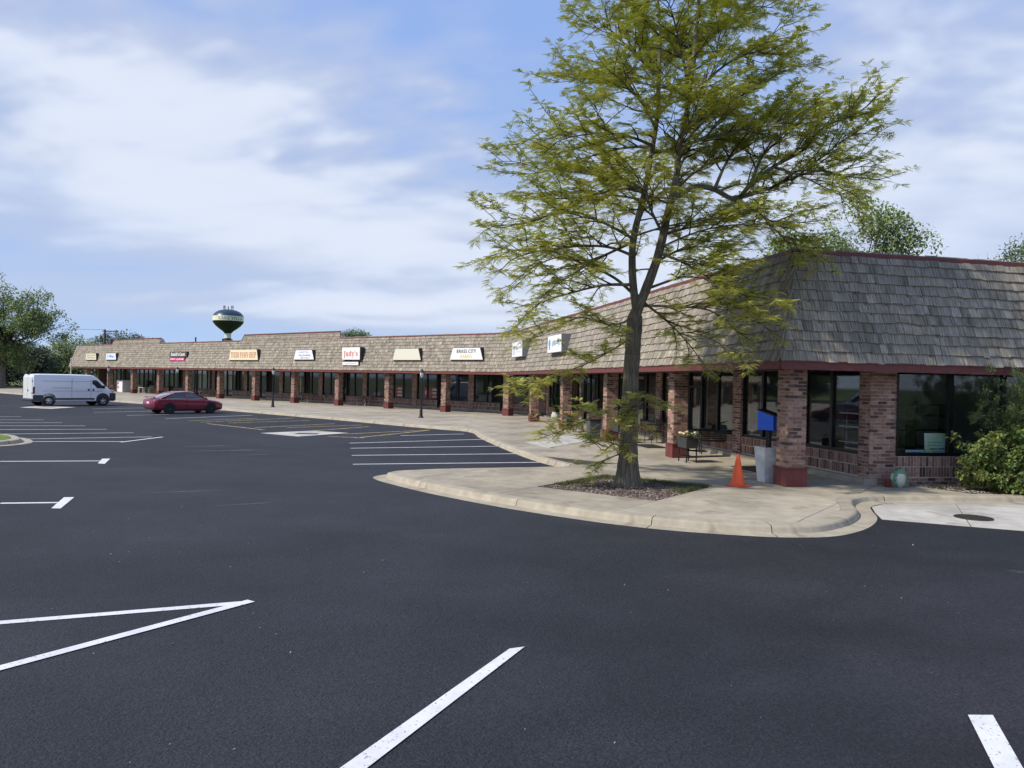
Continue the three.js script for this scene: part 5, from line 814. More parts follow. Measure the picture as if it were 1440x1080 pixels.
// ------------------------------------------------------------------ the honey locust in the pavement bed
const limbs = {
trunk:[[2.6,0.1,-17.0],[2.6,0.77,-17.0],[2.61,1.56,-17.0],[2.63,2.66,-17.0],[2.68,3.84,-17.0]],
leaderL:[[2.68,3.84,-17.0],[2.6,4.54,-17.0],[2.63,5.51,-17.1],[2.84,6.64,-17.2],[3.02,7.68,-17.2],[3.12,8.31,-17.2],[3.17,9.22,-17.3],[3.1,10.18,-17.3],[3.1,11.24,-17.2],[3.18,12.35,-17.2]],
leaderR:[[2.68,3.84,-17.0],[2.95,4.46,-16.9],[3.12,5.23,-16.8],[3.33,6.09,-16.8],[3.47,6.87,-16.8],[3.56,7.56,-16.8],[3.64,8.38,-16.7],[3.72,9.46,-16.7],[3.92,10.59,-16.8],[4.0,11.83,-16.8]],
R1:[[3.38,6.4,-16.8],[3.84,6.59,-16.7],[4.27,6.59,-16.6],[4.71,6.36,-16.5],[5.02,6.7,-16.5],[5.5,7.03,-16.4],[6.09,7.39,-16.4],[6.54,7.89,-16.4],[7.21,8.21,-16.4],[7.9,8.82,-16.3]],
R1b:[[4.71,6.36,-16.5],[5.38,6.6,-16.7],[6.02,6.87,-16.9],[6.68,7.17,-17.1],[7.48,7.09,-17.3],[8.7,7.05,-17.4]],
R1c:[[4.71,6.34,-16.5],[5.13,6.02,-16.3],[5.46,5.74,-16.2],[5.7,5.42,-16.1],[5.84,5.07,-16.1]],
R1d:[[6.02,6.87,-16.9],[6.48,7.26,-16.6],[7.06,7.68,-16.2],[7.71,7.66,-16.0]],
R1e:[[5.5,7.03,-16.4],[5.96,6.78,-16.0],[6.58,6.28,-15.7],[7.05,6.08,-15.6]],
R2:[[3.56,7.56,-16.8],[4.34,8.37,-17.3],[5.27,9.14,-17.8],[6.26,9.86,-18.1],[7.3,9.97,-18.2]],
R3:[[3.64,8.38,-16.7],[4.19,8.96,-16.2],[4.83,9.3,-15.9],[5.57,9.05,-15.7]],
R4:[[3.72,9.46,-16.7],[4.48,10.34,-17.4],[5.39,11.11,-17.8],[6.24,11.19,-18.0]],
R5:[[3.92,10.59,-16.8],[4.58,11.1,-16.7],[5.31,11.29,-16.6]],
L1:[[2.61,4.36,-17.0],[2.22,4.7,-17.3],[1.61,5.07,-17.7],[0.97,5.22,-18.0],[0.19,4.89,-18.2],[-0.38,4.34,-18.3]],
L2:[[2.61,5.58,-17.1],[1.91,5.83,-16.6],[1.11,5.88,-16.1],[0.22,5.64,-15.9],[-0.8,5.46,-15.8]],
L3:[[2.84,6.64,-17.2],[2.17,7.05,-17.6],[1.22,7.3,-18.0],[0.31,7.23,-18.2],[-0.54,7.29,-18.3]],
L4:[[3.02,7.68,-17.2],[2.37,7.77,-16.7],[1.56,7.56,-16.2],[0.85,7.33,-16.0],[0.51,7.07,-15.9]],
L5:[[3.12,8.31,-17.2],[2.43,9.09,-17.5],[1.58,9.46,-18.0],[0.71,9.72,-18.2]],
L6:[[3.17,9.22,-17.3],[2.45,9.66,-16.7],[1.79,9.85,-16.3],[1.26,9.57,-16.2]],
L7:[[3.1,10.18,-17.3],[2.57,10.95,-17.6],[1.94,11.41,-17.9],[1.49,11.2,-18.0]],
L8:[[2.64,5.17,-17.0],[1.88,5.25,-16.2],[0.94,5.03,-15.5],[-0.06,4.77,-15.3],[-0.47,4.33,-15.3]],
S1:[[2.74,3.45,-17.0],[2.28,3.14,-16.6],[1.64,2.81,-16.2],[0.88,2.49,-16.0],[0.12,2.15,-15.8]],
S2:[[2.58,2.03,-17.0],[2.2,1.8,-16.7],[1.77,1.6,-16.5],[1.23,1.41,-16.4],[0.81,1.22,-16.3]],
S3:[[2.52,0.9,-17.0],[2.23,1.0,-16.8],[2.01,0.94,-16.7],[1.81,1.07,-16.65]],
S4:[[2.52,0.83,-17.0],[2.24,0.74,-16.8],[2.05,0.63,-16.75],[1.92,0.54,-16.7]],
S5:[[2.68,3.84,-17.0],[2.09,3.62,-16.4],[1.37,3.64,-15.9],[0.55,3.31,-15.6],[0.2,3.16,-15.5]],
S6:[[2.64,2.35,-17.0],[2.78,2.04,-16.7],[2.54,1.58,-16.55],[2.61,1.43,-16.5]],
D1:[[2.87,4.08,-17.0],[3.47,4.01,-16.5],[4.13,3.87,-16.1],[4.57,3.42,-15.8],[4.71,2.76,-15.7]],
D2:[[2.95,4.46,-16.9],[3.7,4.67,-16.6],[4.47,4.5,-16.3],[5.17,4.04,-16.1]],
D3:[[3.04,5.0,-16.8],[3.79,5.43,-17.4],[4.53,5.51,-17.8],[5.09,5.06,-18.0]],
D4:[[2.86,4.16,-17.0],[3.44,3.71,-17.1],[4.03,3.17,-17.2],[4.45,2.55,-17.2]],
F1:[[3.22,5.62,-16.8],[2.8,6.05,-16.0],[2.51,6.28,-15.2],[2.28,6.42,-14.7]],
F2:[[3.47,6.87,-16.8],[3.43,7.39,-16.0],[3.46,7.7,-15.2],[3.47,7.94,-14.7]],
F3:[[3.08,8.07,-17.2],[2.54,8.29,-16.1],[1.98,8.41,-15.3],[1.64,8.41,-14.8]],
B1:[[2.67,5.79,-17.12],[2.98,6.67,-18.0],[2.85,7.58,-18.9],[2.57,8.1,-19.5]],
B2:[[3.48,6.94,-16.8],[4.11,8.03,-18.0],[4.74,8.84,-18.9],[5.24,9.24,-19.5]],
B3:[[3.14,8.73,-17.25],[3.24,9.67,-18.0],[3.28,10.68,-18.8],[2.99,11.21,-19.2]],
B4:[[3.68,8.81,-16.7],[3.95,10.3,-17.9],[4.61,11.14,-18.6],[5.08,11.56,-19.1]],
R6:[[3.56,7.56,-16.8],[4.12,7.65,-16.4],[4.71,7.72,-16.1],[5.31,7.87,-15.9],[5.78,8.14,-15.8]],
R7:[[4.27,6.59,-16.6],[4.57,7.2,-16.8],[5.05,7.88,-17.2],[5.71,8.55,-17.5],[6.19,8.92,-17.6]],
R8:[[5.02,6.7,-16.5],[5.32,7.31,-16.7],[5.87,7.94,-17.0],[6.65,8.54,-17.3]],
M1:[[3.22,5.62,-16.8],[3.89,5.9,-17.2],[4.64,6.03,-17.5],[5.4,5.84,-17.7]],
M2:[[3.12,5.23,-16.8],[3.58,4.98,-16.4],[4.11,4.54,-16.1],[4.55,3.86,-15.9]],
M3:[[3.41,6.55,-16.8],[4.17,7.31,-17.5],[4.84,7.6,-17.9],[5.59,7.75,-18.2]],
L9:[[2.6,4.54,-17.0],[2.04,4.58,-17.4],[1.27,4.42,-17.8],[0.49,4.09,-18.0],[-0.06,3.49,-18.1]],
L11:[[2.63,5.51,-17.1],[1.8,5.07,-16.5],[1.02,4.47,-16.0],[0.4,3.98,-15.8]],
L12:[[2.84,6.64,-17.2],[2.23,6.56,-16.8],[1.43,6.37,-16.5],[0.67,6.24,-16.4],[-0.06,6.32,-16.3]],
L13:[[3.02,7.68,-17.2],[2.33,7.7,-17.7],[1.47,7.63,-18.1],[0.64,7.45,-18.3]],
F4:[[3.68,8.85,-16.7],[3.26,9.5,-16.1],[2.96,9.89,-15.4],[2.73,9.97,-15.0]],
};
const leafMat = (t = 0.38, r = 0.75) => new THREE.MeshPhysicalMaterial({ color: 0xffffff, roughness: r, transmission: t, thickness: 0, side: THREE.DoubleSide });
{
  const tree = thing('honey_locust_tree', 'tall honey locust tree with feathery yellow green leaves growing from the pavement bed', 'tree', [2.6, 0.1, -17.0]);
  const B = V(2.6, 0.1, -17.0), R = rng(2024), rnd = (a, b) => a + (b - a) * R();
  const P = k => limbs[k].map(p => V(...p).sub(B));
  const curve = (pts, step) => { const c = new THREE.CatmullRomCurve3(pts, false, 'centripetal'), n = Math.max(2, Math.ceil(c.getLength() / step)); return c.getSpacedPoints(n); };
  // trunk with furrowed bark, then the two leaders
  const furrow = (a, l, r) => { const q = a * r * 9; const v = fbm(q * 1.6 + Math.sin(l * 3) * 0.3, l * 1.7 + 3, 61, 3), w = vn(q * 3.4, l * 5, 71); return r > 0.07 ? (Math.abs(v - 0.5) * 2 - 0.35) * 0.035 + (w - 0.5) * 0.012 : 0; };
  const tg = new GB(); const tp = curve(P('trunk'), 0.045);
  tp.unshift(tp[0].clone().add(V(0, -0.12, 0))); for (const [dy, dx] of [[0.05, 0.003], [0.10, 0.007], [0.15, 0.012], [0.20, 0.017], [0.26, 0.024], [0.33, 0.032]]) tp.push(V(0.08 + dx, 3.74 + dy, 0));
  const tr = tp.map(p => { const y = p.y; return 0.212 + 0.12 * Math.exp(-Math.max(0, y) * 3.2) + 0.02 * Math.exp(-((y - 3.6) ** 2) * 2) - 0.016 * y - 0.42 * Math.max(0, y - 3.72); });
  const flare = (a, l, r) => furrow(a, l, 0.25) + 0.045 * Math.exp(-l * 3.4) * Math.sin(a * 5 + 1);
  const seam = a => Math.min(a, Math.PI * 2 - a);    // mirrored so that the bark closes on itself
  tg.tube(tp, tr, 72, (a, l, r) => flare(seam(a) * 1.0 + (a > Math.PI ? 0.0 : 0), l, r));
  part('trunk', tg.geo(true), mt.bark, tree);
  const all = [];                                    // {pts, rad} limbs that carry side branches
  const thick = { leaderL: [0.105, 0.018], leaderR: [0.128, 0.018], R1: [0.072, 0.012], R1b: [0.04, 0.010], R1c: [0.045, 0.010], R1d: [0.026, 0.008], R1e: [0.028, 0.008] };
  const addLimb = (k, pts, r0, r1) => {
    const w = pts.map((p, i) => i === 0 || i === pts.length - 1 ? p : p.clone().add(V(rnd(-0.05, 0.05), rnd(-0.05, 0.05), rnd(-0.07, 0.07))));
    const c = curve(w, 0.12), rad = c.map((_, i) => lerp(r0, r1, Math.pow(i / (c.length - 1), 0.8))); const g = new GB(); g.tube(c, rad, r0 > 0.1 ? 30 : r0 > 0.05 ? 14 : 8, r0 > 0.05 ? (a, l, r) => furrow(seam(a), l, Math.max(r, 0.075)) * r * 5 : null);
    part(r0 > 0.1 ? 'leader' : 'limb', g.geo(true), mt.bark, tree); all.push({ pts: c, rad, k });
  };
  for (const k of Object.keys(limbs)) { if (k === 'trunk') continue; const t = thick[k] ?? (k[0] === 'S' ? [0.022, 0.006] : k[0] === 'D' ? [0.034, 0.007] : [0.040, 0.008]); const lp = P(k); if (k.startsWith('leader')) lp.unshift(V(0.055, 3.3, 0)); if (!k.startsWith('leader') && k[0] !== 'S') { const n = lp.length - 1; lp[n].lerp(lp[n - 1], 0.38); } addLimb(k, lp, t[0], t[1]); }
  // extra limbs from the leaders, spread all round, to fill the crown's volume
  for (const [k, n] of [['leaderL', 8], ['leaderR', 8]]) { const L = all.find(q => q.k === k); for (let i = 0; i < n; i++) { const j = Math.floor(lerp(L.pts.length * 0.22, L.pts.length - 2, (i + R() * 0.8) / n)), s = L.pts[j], a = i * 2.4 + R(), y01 = clamp((s.y - 4) / 8), len = lerp(2.7, 1.5, y01) * rnd(0.6, 1.15); const d = V(Math.cos(a), rnd(0.25, 0.6), Math.sin(a) * 0.9), pts = [s.clone()]; for (let q = 1; q <= 4; q++) { const t = q / 4; pts.push(s.clone().addScaledVector(V(d.x, 0, d.z), len * t).add(V(0, len * (d.y * t - 0.28 * t * t), 0))); } addLimb('X', pts, 0.028, 0.007); } }
  // forks of the outer limbs
  for (const L of all.slice()) { if (L.k.startsWith('leader') || L.k === 'X' || L.rad[0] < 0.024) continue; const n = L.pts.length; let sg = R() < 0.5 ? 1 : -1; for (const f of [0.3, 0.52, 0.74]) { const j = Math.min(n - 2, Math.floor(f * n + rnd(-1, 1))), s = L.pts[j], t = L.pts[j + 1].clone().sub(L.pts[j - 1]).normalize(), sd = new THREE.Vector3().crossVectors(t, V(0, 1, 0)).normalize(); sg = -sg; const len = lerp(1.5, 0.8, f) * rnd(0.75, 1.2), d = t.multiplyScalar(0.8).addScaledVector(sd, sg * rnd(0.25, 0.9)).add(V(0, rnd(-0.15, 0.75), 0)).normalize(), pts = [s.clone()]; for (let q = 1; q <= 4; q++) { const u = q / 4; pts.push(s.clone().addScaledVector(d, len * u).add(V(0, -0.18 * len * u * u, 0))); } addLimb('Y', pts, Math.min(0.024, L.rad[j] * 0.7), 0.007); } }
  // secondary branches and twigs
  const bg = new GB(), leaves = [];
  const tuft = (p, t, n) => { for (let q = 0; q < n; q++) { const a = rnd(0, 6.28), d = t.clone().multiplyScalar(rnd(0.1, 0.8)).add(V(Math.cos(a), rnd(-0.25, 0.55), Math.sin(a))).normalize(); leaves.push({ p: p.clone().add(V(rnd(-0.012, 0.012), rnd(-0.012, 0.012), rnd(-0.012, 0.012))), d, s: rnd(0.7, 1.25) }); } };
  const twig = (s, dir, len, r, dense) => {           // short side shoot that carries tufts of leaves
    const n = Math.max(2, Math.ceil(len / 0.09)), pts = [s.clone()], d = dir.clone(); const p = s.clone();
    for (let i = 0; i < n; i++) { d.add(V(rnd(-0.3, 0.3), rnd(-0.22, 0.2), rnd(-0.3, 0.3))).normalize(); p.addScaledVector(d, len / n); pts.push(p.clone()); }
    bg.tube(pts, pts.map((_, i) => lerp(r, 0.002, i / n)), 3);
    for (let i = 1; i <= n; i++) if (i === n || R() < 0.8) tuft(pts[i], d, i === n ? dense + 2 : dense);
  };
  const up = V(0, 1, 0);
  for (const L of all) {
    const n = L.pts.length, leader = L.k.startsWith('leader'), low = L.k[0] === 'S'; let total = 0; let acc = rnd(0, 0.2), sgn = 1;
    for (let i = 1; i < n; i++) {
      const seg = L.pts[i].distanceTo(L.pts[i - 1]); acc += seg; total += seg; const f = i / (n - 1); if (f < (leader ? 0.18 : low ? 0.16 : 0.14)) continue;
      const gapL = leader ? 0.42 : low ? 0.09 : 0.165; if (acc < gapL) continue; acc = rnd(-0.06, 0.04); sgn = -sgn;
      const t = L.pts[i].clone().sub(L.pts[i - 1]).normalize(), side = new THREE.Vector3().crossVectors(t, up).normalize(); if (leader) side.applyAxisAngle(up, rnd(0, 6.28));
      const dir = t.clone().multiplyScalar(leader ? 0.2 : 0.75).addScaledVector(side, sgn * rnd(0.4, 0.95)).add(V(0, rnd(-0.25, 0.75), 0)).normalize();
      const len = (leader ? rnd(0.5, 1.0) : lerp(1.15, 0.5, f) * rnd(0.6, 1.2)) * (low ? 0.62 : 1);
      const m = Math.max(4, Math.ceil(len / 0.10)), pts = [L.pts[i].clone()], d = dir.clone(), p = pts[0].clone();
      for (let q = 0; q < m; q++) { d.add(V(rnd(-0.16, 0.16), rnd(-0.13, 0.13), rnd(-0.16, 0.16))).normalize(); p.addScaledVector(d, len / m); pts.push(p.clone()); }
      const r0 = Math.min(L.rad[i] * 0.6, 0.018) + 0.004; bg.tube(pts, pts.map((_, q) => lerp(r0, 0.0055, q / m)), 5);
      let s2 = 1; for (let q = 1; q <= m; q++) { if (q / m < 0.2 && !low) continue; const tt = pts[q].clone().sub(pts[q - 1]).normalize(); if (R() < 0.72) tuft(pts[q], tt, 2 + Math.floor(R() * 3)); if (q === m || R() < (low ? 0.7 : 0.42)) { s2 = -s2; const sd = new THREE.Vector3().crossVectors(tt, up).normalize(); const dd = q === m ? tt.clone() : tt.clone().multiplyScalar(0.7).addScaledVector(sd, s2 * rnd(0.5, 0.9)).add(V(0, rnd(-0.3, 0.35), 0)).normalize(); twig(pts[q], dd, rnd(0.12, 0.34), 0.005, 3); } }
    }
    twig(L.pts[n - 1], L.pts[n - 1].clone().sub(L.pts[n - 2]).normalize(), rnd(0.25, 0.5), 0.006, 3);
  }
  const tw = part('twigs', bg.geo(), mt.twig, tree); tw.userData.kind = 'stuff';
  // one pinnate leaf: paired leaflets along an arching stalk
  const lf = new GB(); { const n = 6, len = 0.145; const at = t => [len * t, -0.05 * t * t]; for (let i = 1; i <= n; i++) { const t = i / n, c = at(t), l = 0.042 * Math.sin(Math.PI * (0.22 + 0.66 * t)), w = 0.0125; for (const s of [-1, 1]) { const tx = c[0] + l * 0.35, tz = s * l, ty = c[1] - l * 0.22; const a = lf.vert(c[0], c[1], 0, 0, 1, 0, 0, 0), b = lf.vert((c[0] + tx) / 2 + w, (c[1] + ty) / 2 + 0.003, tz * 0.5, 0, 1, 0, 0, 0), d = lf.vert(tx, ty, tz, 0, 1, 0, 0, 0), e = lf.vert((c[0] + tx) / 2 - w, (c[1] + ty) / 2 + 0.003, tz * 0.5, 0, 1, 0, 0, 0); lf.i.push(a, b, d, a, d, e); } } }
  const im = new THREE.InstancedMesh(lf.geo(true), leafMat(0.5, 0.6), leaves.length), m4 = new THREE.Matrix4(), x = V(0, 0, 0), y = V(0, 0, 0), z = V(0, 0, 0), c = new THREE.Color(); 
  leaves.forEach((l, i) => { x.copy(l.d); z.crossVectors(x, up).normalize(); y.crossVectors(z, x).normalize(); y.addScaledVector(z, rnd(-0.4, 0.4)).normalize(); z.crossVectors(x, y).normalize(); m4.makeBasis(x.clone().multiplyScalar(l.s), y.clone().multiplyScalar(l.s), z.clone().multiplyScalar(l.s)).setPosition(l.p); im.setMatrixAt(i, m4); const v = R(), u = fbm(l.p.x * 0.9 + 9, l.p.y * 0.9 + l.p.z, 81, 2), k = rnd(0.85, 1.15); im.setColorAt(i, c.setRGB(lerp(0.40, 0.58, v * 0.6 + u * 0.4) * k, lerp(0.45, 0.56, v * 0.6 + u * 0.4) * k, lerp(0.05, 0.075, v) * k)); });
  im.name = 'crown'; shadows(im); im.userData.kind = 'stuff'; tree.add(im); console.log('honey locust leaves', leaves.length, 'twig tris', bg.i.length / 3);
}

// ------------------------------------------------------------------ background trees
const leafClump = (n, size, spread, seed, w = 0.42) => { const g = new GB(), r = rng(seed); for (let i = 0; i < n; i++) { const o = V(r() - 0.5, r() - 0.5, r() - 0.5).multiplyScalar(spread), d = V(r() - 0.5, (r() - 0.6) * 0.7, r() - 0.5).normalize(), s = new THREE.Vector3().crossVectors(d, V(r() - 0.5, 1, r() - 0.5)).normalize(), L = size * (0.7 + r() * 0.6); const a = o, b = o.clone().addScaledVector(d, L * 0.5).addScaledVector(s, L * w * 0.5), t = o.clone().addScaledVector(d, L).add(V(0, -L * 0.15, 0)), e = o.clone().addScaledVector(d, L * 0.5).addScaledVector(s, -L * w * 0.5); const i0 = [a, b, t, e].map(p => g.vert(p.x, p.y, p.z, 0, 1, 0, 0, 0)); g.i.push(i0[0], i0[1], i0[2], i0[0], i0[2], i0[3]); } return g.geo(true); };
const clumpBig = leafClump(10, 0.24, 0.75, 5, 0.62), clumpFine = leafClump(12, 0.16, 0.5, 6, 0.62), clumpNeedle = leafClump(14, 0.20, 0.35, 7, 0.14);
function tree(name, label, base, blobs, o) {          // blobs: [x,y,z, rx,ry,rz, count] relative to base
  const t = thing(name, label, 'tree', base, 0, o.group), r = rng(o.seed), g = new GB(); const top = V(...o.top);
  const trunkPts = [V(0, -0.1, 0), V(top.x * 0.2, top.y * 0.4, top.z * 0.2), top]; const c = new THREE.CatmullRomCurve3(trunkPts).getSpacedPoints(14); g.tube(c, c.map((_, i) => lerp(o.r, o.r * 0.45, i / 14)), 12); part('trunk', g.geo(true), mt.bark, t);
  const lg = new GB(); for (const b of blobs) { const C = V(b[0], b[1], b[2]); for (let k = 0; k < (o.limbs ?? 5); k++) { const e = C.clone().add(V((r() - 0.5) * b[3] * 1.6, (r() - 0.3) * b[4] * 1.3, (r() - 0.5) * b[5] * 1.6)), s = c[Math.floor(lerp(5, 14, r()))]; const m = s.clone().lerp(e, 0.5).add(V((r() - 0.5) * 0.5, r() * 0.5, (r() - 0.5) * 0.5)); const q = new THREE.CatmullRomCurve3([s, m, e]).getSpacedPoints(8); lg.tube(q, q.map((_, i) => lerp(o.r * 0.32, 0.015, i / 8)), 6); for (let w = 3; w < 8; w++) { const f = q[w].clone().add(V((r() - 0.5) * 1.6, (r() - 0.3) * 1.2, (r() - 0.5) * 1.6)); lg.tube([q[w], q[w].clone().lerp(f, 0.5).add(V(0, 0.12, 0)), f], [0.03, 0.02, 0.008], 4); } } }
  part('limbs', lg.geo(), mt.twig, t);
  const N = blobs.reduce((s, b) => s + b[6], 0), im = new THREE.InstancedMesh(o.clump ?? clumpBig, leafMat(0.3, 0.85), N), ob = new THREE.Object3D(), col = new THREE.Color(); let k = 0;
  for (const b of blobs) for (let i = 0; i < b[6]; i++) { const u = V(r() - 0.5, r() - 0.5, r() - 0.5).normalize(); let q = Math.pow(r(), 0.42); const lump = 0.66 + 0.62 * fbm(u.x * 2.2 + b[0] + 9, u.y * 2.2 + u.z * 1.7 + 5, o.seed, 3); q *= lump; ob.position.set(b[0] + u.x * b[3] * q, b[1] + u.y * b[4] * q, b[2] + u.z * b[5] * q); const hole = fbm(ob.position.x * 0.7 + 30, ob.position.y * 0.9 + ob.position.z * 0.6, o.seed + 40, 2); if (hole < (o.gap ?? 0.40) && r() < 0.93) continue; ob.rotation.set(r() * 0.8, r() * 6.3, r() * 0.8); ob.scale.setScalar((o.size ?? 1) * (0.7 + r() * 0.6)); ob.updateMatrix(); im.setMatrixAt(k, ob.matrix); const f = 0.75 + r() * 0.5; im.setColorAt(k++, col.setRGB(o.col[0] * f, o.col[1] * f, o.col[2] * f)); }
  im.count = k; im.name = 'crown'; im.userData.kind = 'stuff'; shadows(im); t.add(im); return t;
}
const G1 = [0.17, 0.235, 0.055], G2 = [0.10, 0.155, 0.045], G3 = [0.19, 0.25, 0.07], G4 = [0.05, 0.085, 0.04];
tree('deciduous_tree', 'big spreading green tree standing beyond the white van', [-63, 0, -95], [[-5.5, 10.2, 0, 6.5, 5.6, 5, 2100], [1.6, 9.4, 1, 5.0, 3.8, 4, 1300], [4.6, 8.0, 0, 4.0, 2.4, 3, 620], [-7, 13.6, 0, 4.8, 3.8, 3.5, 1000], [-1.5, 4.6, 0, 3.2, 2.0, 3, 420], [2.2, 4.2, 0, 2.2, 2.2, 2, 300]], { seed: 11, r: 0.42, top: [0.4, 7.5, 0], col: G1, size: 1.0, gap: 0.46, limbs: 7 });
tree('deciduous_tree', 'dark dense tree beneath the big spreading tree', [-78, 0, -112], [[0, 4.2, 0, 7, 4.4, 4, 1900], [8, 3.6, 2, 5, 3.4, 3, 1100]], { seed: 12, r: 0.35, top: [0, 4, 0], col: G4, size: 1.25, gap: 0.3 });
tree('deciduous_tree', 'pale green bushy tree beyond the van roof', [-66.5, 0, -118], [[0, 4.3, 0, 4.4, 3.6, 3, 1300], [-4.5, 3.4, 0, 3.4, 2.8, 3, 700]], { seed: 13, r: 0.28, top: [0, 4, 0], col: G3, size: 1.1, gap: 0.3 });
tree('deciduous_tree', 'dark green tree peeping over the far roof end', [-66, 0, -128], [[1, 6.0, 0, 5.0, 3.4, 3.5, 1300], [5, 5.4, 0, 3.5, 2.8, 3, 600]], { seed: 14, r: 0.3, top: [0.6, 5.5, 0], col: G4, size: 1.1, gap: 0.4 });
tree('deciduous_tree', "round green tree top showing above the roof by the Judy's sign", [-23.0, 0, -112], [[0, 7.8, 0, 2.5, 1.7, 2.4, 650]], { seed: 15, r: 0.25, top: [0, 7.2, 0], col: G2, size: 0.85, gap: 0.3 });
tree('deciduous_tree', 'leafy tree rising behind the corner roof', [21.0, 0, -47], [[0.6, 11.3, 0, 3.1, 2.7, 2.6, 900], [-3.9, 10.4, 0, 2.4, 1.7, 2, 420], [3.0, 11.0, 0, 1.6, 1.5, 1.5, 160], [-1.2, 9.6, 0, 2.6, 1.5, 2, 420]], { seed: 16, r: 0.26, top: [0.2, 10.0, 0], col: G1, size: 0.80, gap: 0.41, clump: clumpBig });
tree('deciduous_tree', 'leafy tree top beyond the right end of the roof', [41.6, 0, -60], [[0, 12.4, 0, 3.6, 2.6, 3, 900]], { seed: 17, r: 0.3, top: [0, 11.4, 0], col: G2, size: 0.9, gap: 0.4 });
{ const b = thing('bare_tree', 'leafless thin tree top sticking up behind the roof', 'tree', [30.6, 0, -50]); const g = new GB(); g.tube([V(0, 0, 0), V(0.05, 5, 0), V(0, 10.4, 0)], [0.12, 0.08, 0.03], 6); const r = rng(4); for (let i = 0; i < 9; i++) { const y = 9.4 + i * 0.12, a = i * 2.4; g.tube([V(0, y, 0), V(Math.cos(a) * 0.35, y + 0.4, Math.sin(a) * 0.3), V(Math.cos(a) * (0.6 + r() * 0.3), y + 0.9 + r() * 0.3, Math.sin(a) * 0.5)], [0.022, 0.015, 0.006], 4); } part('trunk', g.geo(true), M({ color: lin(0.30, 0.26, 0.23), roughness: 0.95 }), b); }
// trees round the rest of the lot: they stand where the shop windows mirror them
for (const [x, z, s, l] of [[-92, -40, 21, 'spreading tree on the far side of the lot, left of the bays'], [-96, -8, 22, 'spreading tree at the far left edge of the lot'], [-70, 38, 23, 'tree on the lot edge behind the viewpoint, far left'], [-30, 50, 24, 'tree on the lot edge behind the viewpoint, left'], [8, 52, 25, 'tree on the lot edge straight behind the viewpoint'], [38, 44, 26, 'tree on the lot edge behind the viewpoint, right']]) tree('deciduous_tree', l, [x, 0, z], [[0, 6.5, 0, 7, 4.6, 7, 900], [5, 5.2, 2, 4.5, 3.6, 4.5, 400], [-5, 5.4, -2, 4.5, 3.6, 4.5, 400]], { seed: s, r: 0.4, top: [0, 5.5, 0], col: G2, size: 1.7, gap: 0.3, group: 'trees round the edge of the parking lot' });

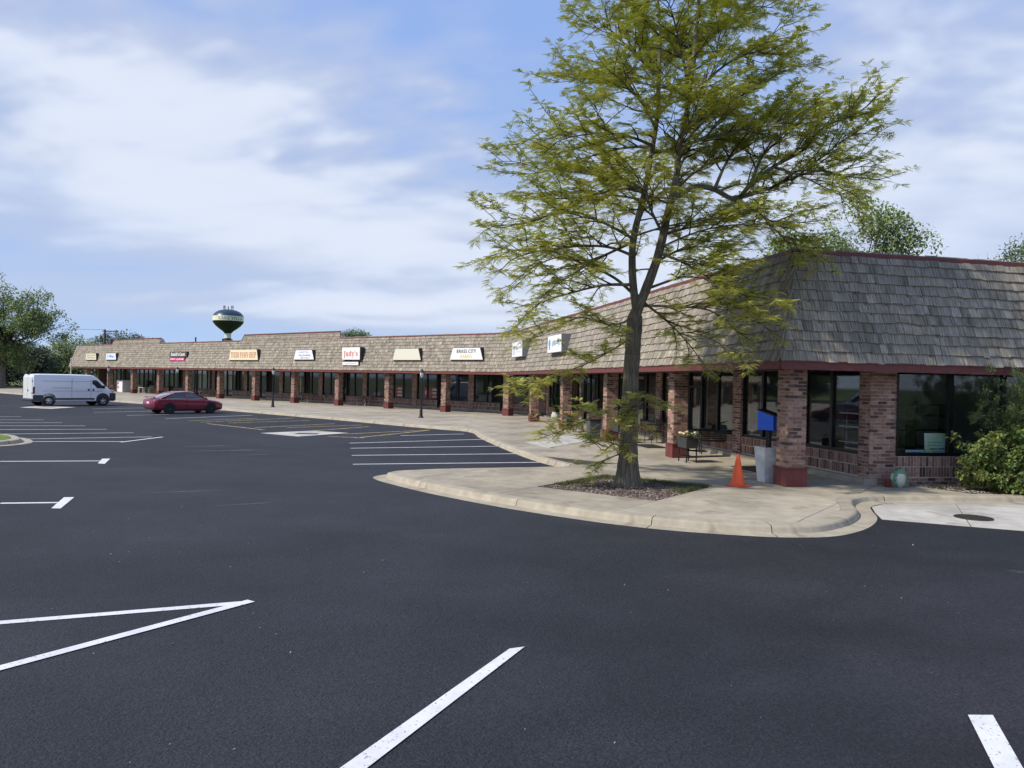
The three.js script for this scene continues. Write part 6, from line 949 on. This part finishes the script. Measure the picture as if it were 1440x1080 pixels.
// ------------------------------------------------------------------ shrubs by the corner shop
{
  const soilPoly = [[9.25, -17.55], [10.05, -16.72], [12.0, -17.08], [16, -17.85], [16, -19.4], [9.3, -18.05]];
  const b = bumpySheet([[9.3, -17.95], [10.05, -16.72], [16, -17.85], [16, -19.3]], 0.14, 0.03, 0.14, 9); structure('shrub_bed_soil', b.geo, mulchMat);
  tag(scatterChips('shrub_bed_mulch', [[9.2, -17.9], [10.05, -16.70], [16, -17.8], [16, -19.3]], b.h, 3500, 19, [[0.12, 0.09, 0.07], [0.2, 0.17, 0.14], [0.08, 0.06, 0.05], [0.34, 0.32, 0.28]], 0.02, 0.07), 'brown bark mulch with pale chips under the shrubs', 'mulch');
  tag(scatterChips('fallen_petals', [[9.75, -16.95], [10.05, -16.74], [11.6, -17.0], [11.4, -17.3]], b.h, 160, 23, [[0.6, 0.6, 0.55], [0.5, 0.48, 0.42]], 0.02, 0.05), 'pale chips scattered along the kerb of the shrub bed', 'chips');
  function shrub(name, label, pos, n, clump, size, cols, shape, seed, stems) {
    const s = thing(name, label, 'shrub', pos), r = rng(seed), im = new THREE.InstancedMesh(clump, leafMat(0.3, 0.7), n), o = new THREE.Object3D(), c = new THREE.Color(), g = new GB(); let k = 0;
    for (let i = 0; i < stems; i++) { const a = r() * 6.28, e = shape(r, a); const q = new THREE.CatmullRomCurve3([V(Math.cos(a) * 0.06, -0.03, Math.sin(a) * 0.06), V(e.x * 0.4, e.y * 0.55, e.z * 0.4), e]).getSpacedPoints(8); g.tube(q, q.map((_, j) => lerp(0.016, 0.004, j / 8)), 4); const per = Math.floor(n / stems); for (let j = 0; j < per && k < n; j++) { const t = Math.pow(r(), 0.62), p = q[Math.min(8, Math.floor(t * 8.99))]; const sp = 0.16 * (1.1 - t * 0.75); o.position.set(p.x + (r() - 0.5) * sp * 2, Math.max(0.03, p.y + (r() - 0.5) * sp * 2), p.z + (r() - 0.5) * sp * 2); o.rotation.set(r() * 1.2 - 0.6, r() * 6.3, r() * 1.2 - 0.6); o.scale.setScalar(size * (0.7 + r() * 0.6)); o.updateMatrix(); im.setMatrixAt(k, o.matrix); const q2 = cols[Math.floor(r() * cols.length)], f = 0.75 + r() * 0.5; im.setColorAt(k++, c.setRGB(q2[0] * f, q2[1] * f, q2[2] * f)); } }
    im.count = k; im.name = 'foliage'; im.userData.kind = 'stuff'; shadows(im); part('stems', g.geo(), mt.twig, s); s.add(im); return s;
  }
  const leaf = leafClump(5, 0.085, 0.10, 31, 0.6), needle = leafClump(9, 0.07, 0.10, 32, 0.16);
  shrub('evergreen_shrub', 'tall feathery dark green evergreen shrub against the shop window', [12.25, 0.13, -17.4], 9000, needle, 1.15, [[0.10, 0.16, 0.05], [0.15, 0.22, 0.065], [0.07, 0.12, 0.045], [0.20, 0.26, 0.09]], (r, a) => { const l = 0.7 + r() * 1.15; return V(Math.cos(a) * l, 0.9 + r() * 1.9, Math.sin(a) * l * 0.42); }, 51, 120);
  shrub('leafy_shrub', 'low broad leaved yellow green shrub by the kerb', [11.0, 0.13, -17.02], 3000, leaf, 1.0, [[0.19, 0.26, 0.045], [0.13, 0.21, 0.04], [0.25, 0.27, 0.055], [0.10, 0.16, 0.032]], (r, a) => { const l = 0.35 + r() * 0.85; return V(Math.cos(a) * l, 0.20 + r() * 1.15, Math.sin(a) * l * 0.5); }, 52, 90);
  shrub('leafy_shrub', 'broad leaved green shrub between the evergreen and the kerb', [12.05, 0.13, -17.12], 4200, leaf, 1.1, [[0.17, 0.26, 0.045], [0.12, 0.19, 0.035], [0.23, 0.29, 0.05]], (r, a) => { const l = 0.35 + r() * 0.8; return V(Math.cos(a) * l, 0.45 + r() * 1.1, Math.sin(a) * l * 0.6); }, 53, 90);
}
const renderer = new THREE.WebGLRenderer({ antialias: true });
renderer.toneMapping = THREE.LinearToneMapping; renderer.toneMappingExposure = EXPOSURE;
renderer.shadowMap.enabled = true; renderer.setSize(1024, 768);
renderer.render(scene, camera);
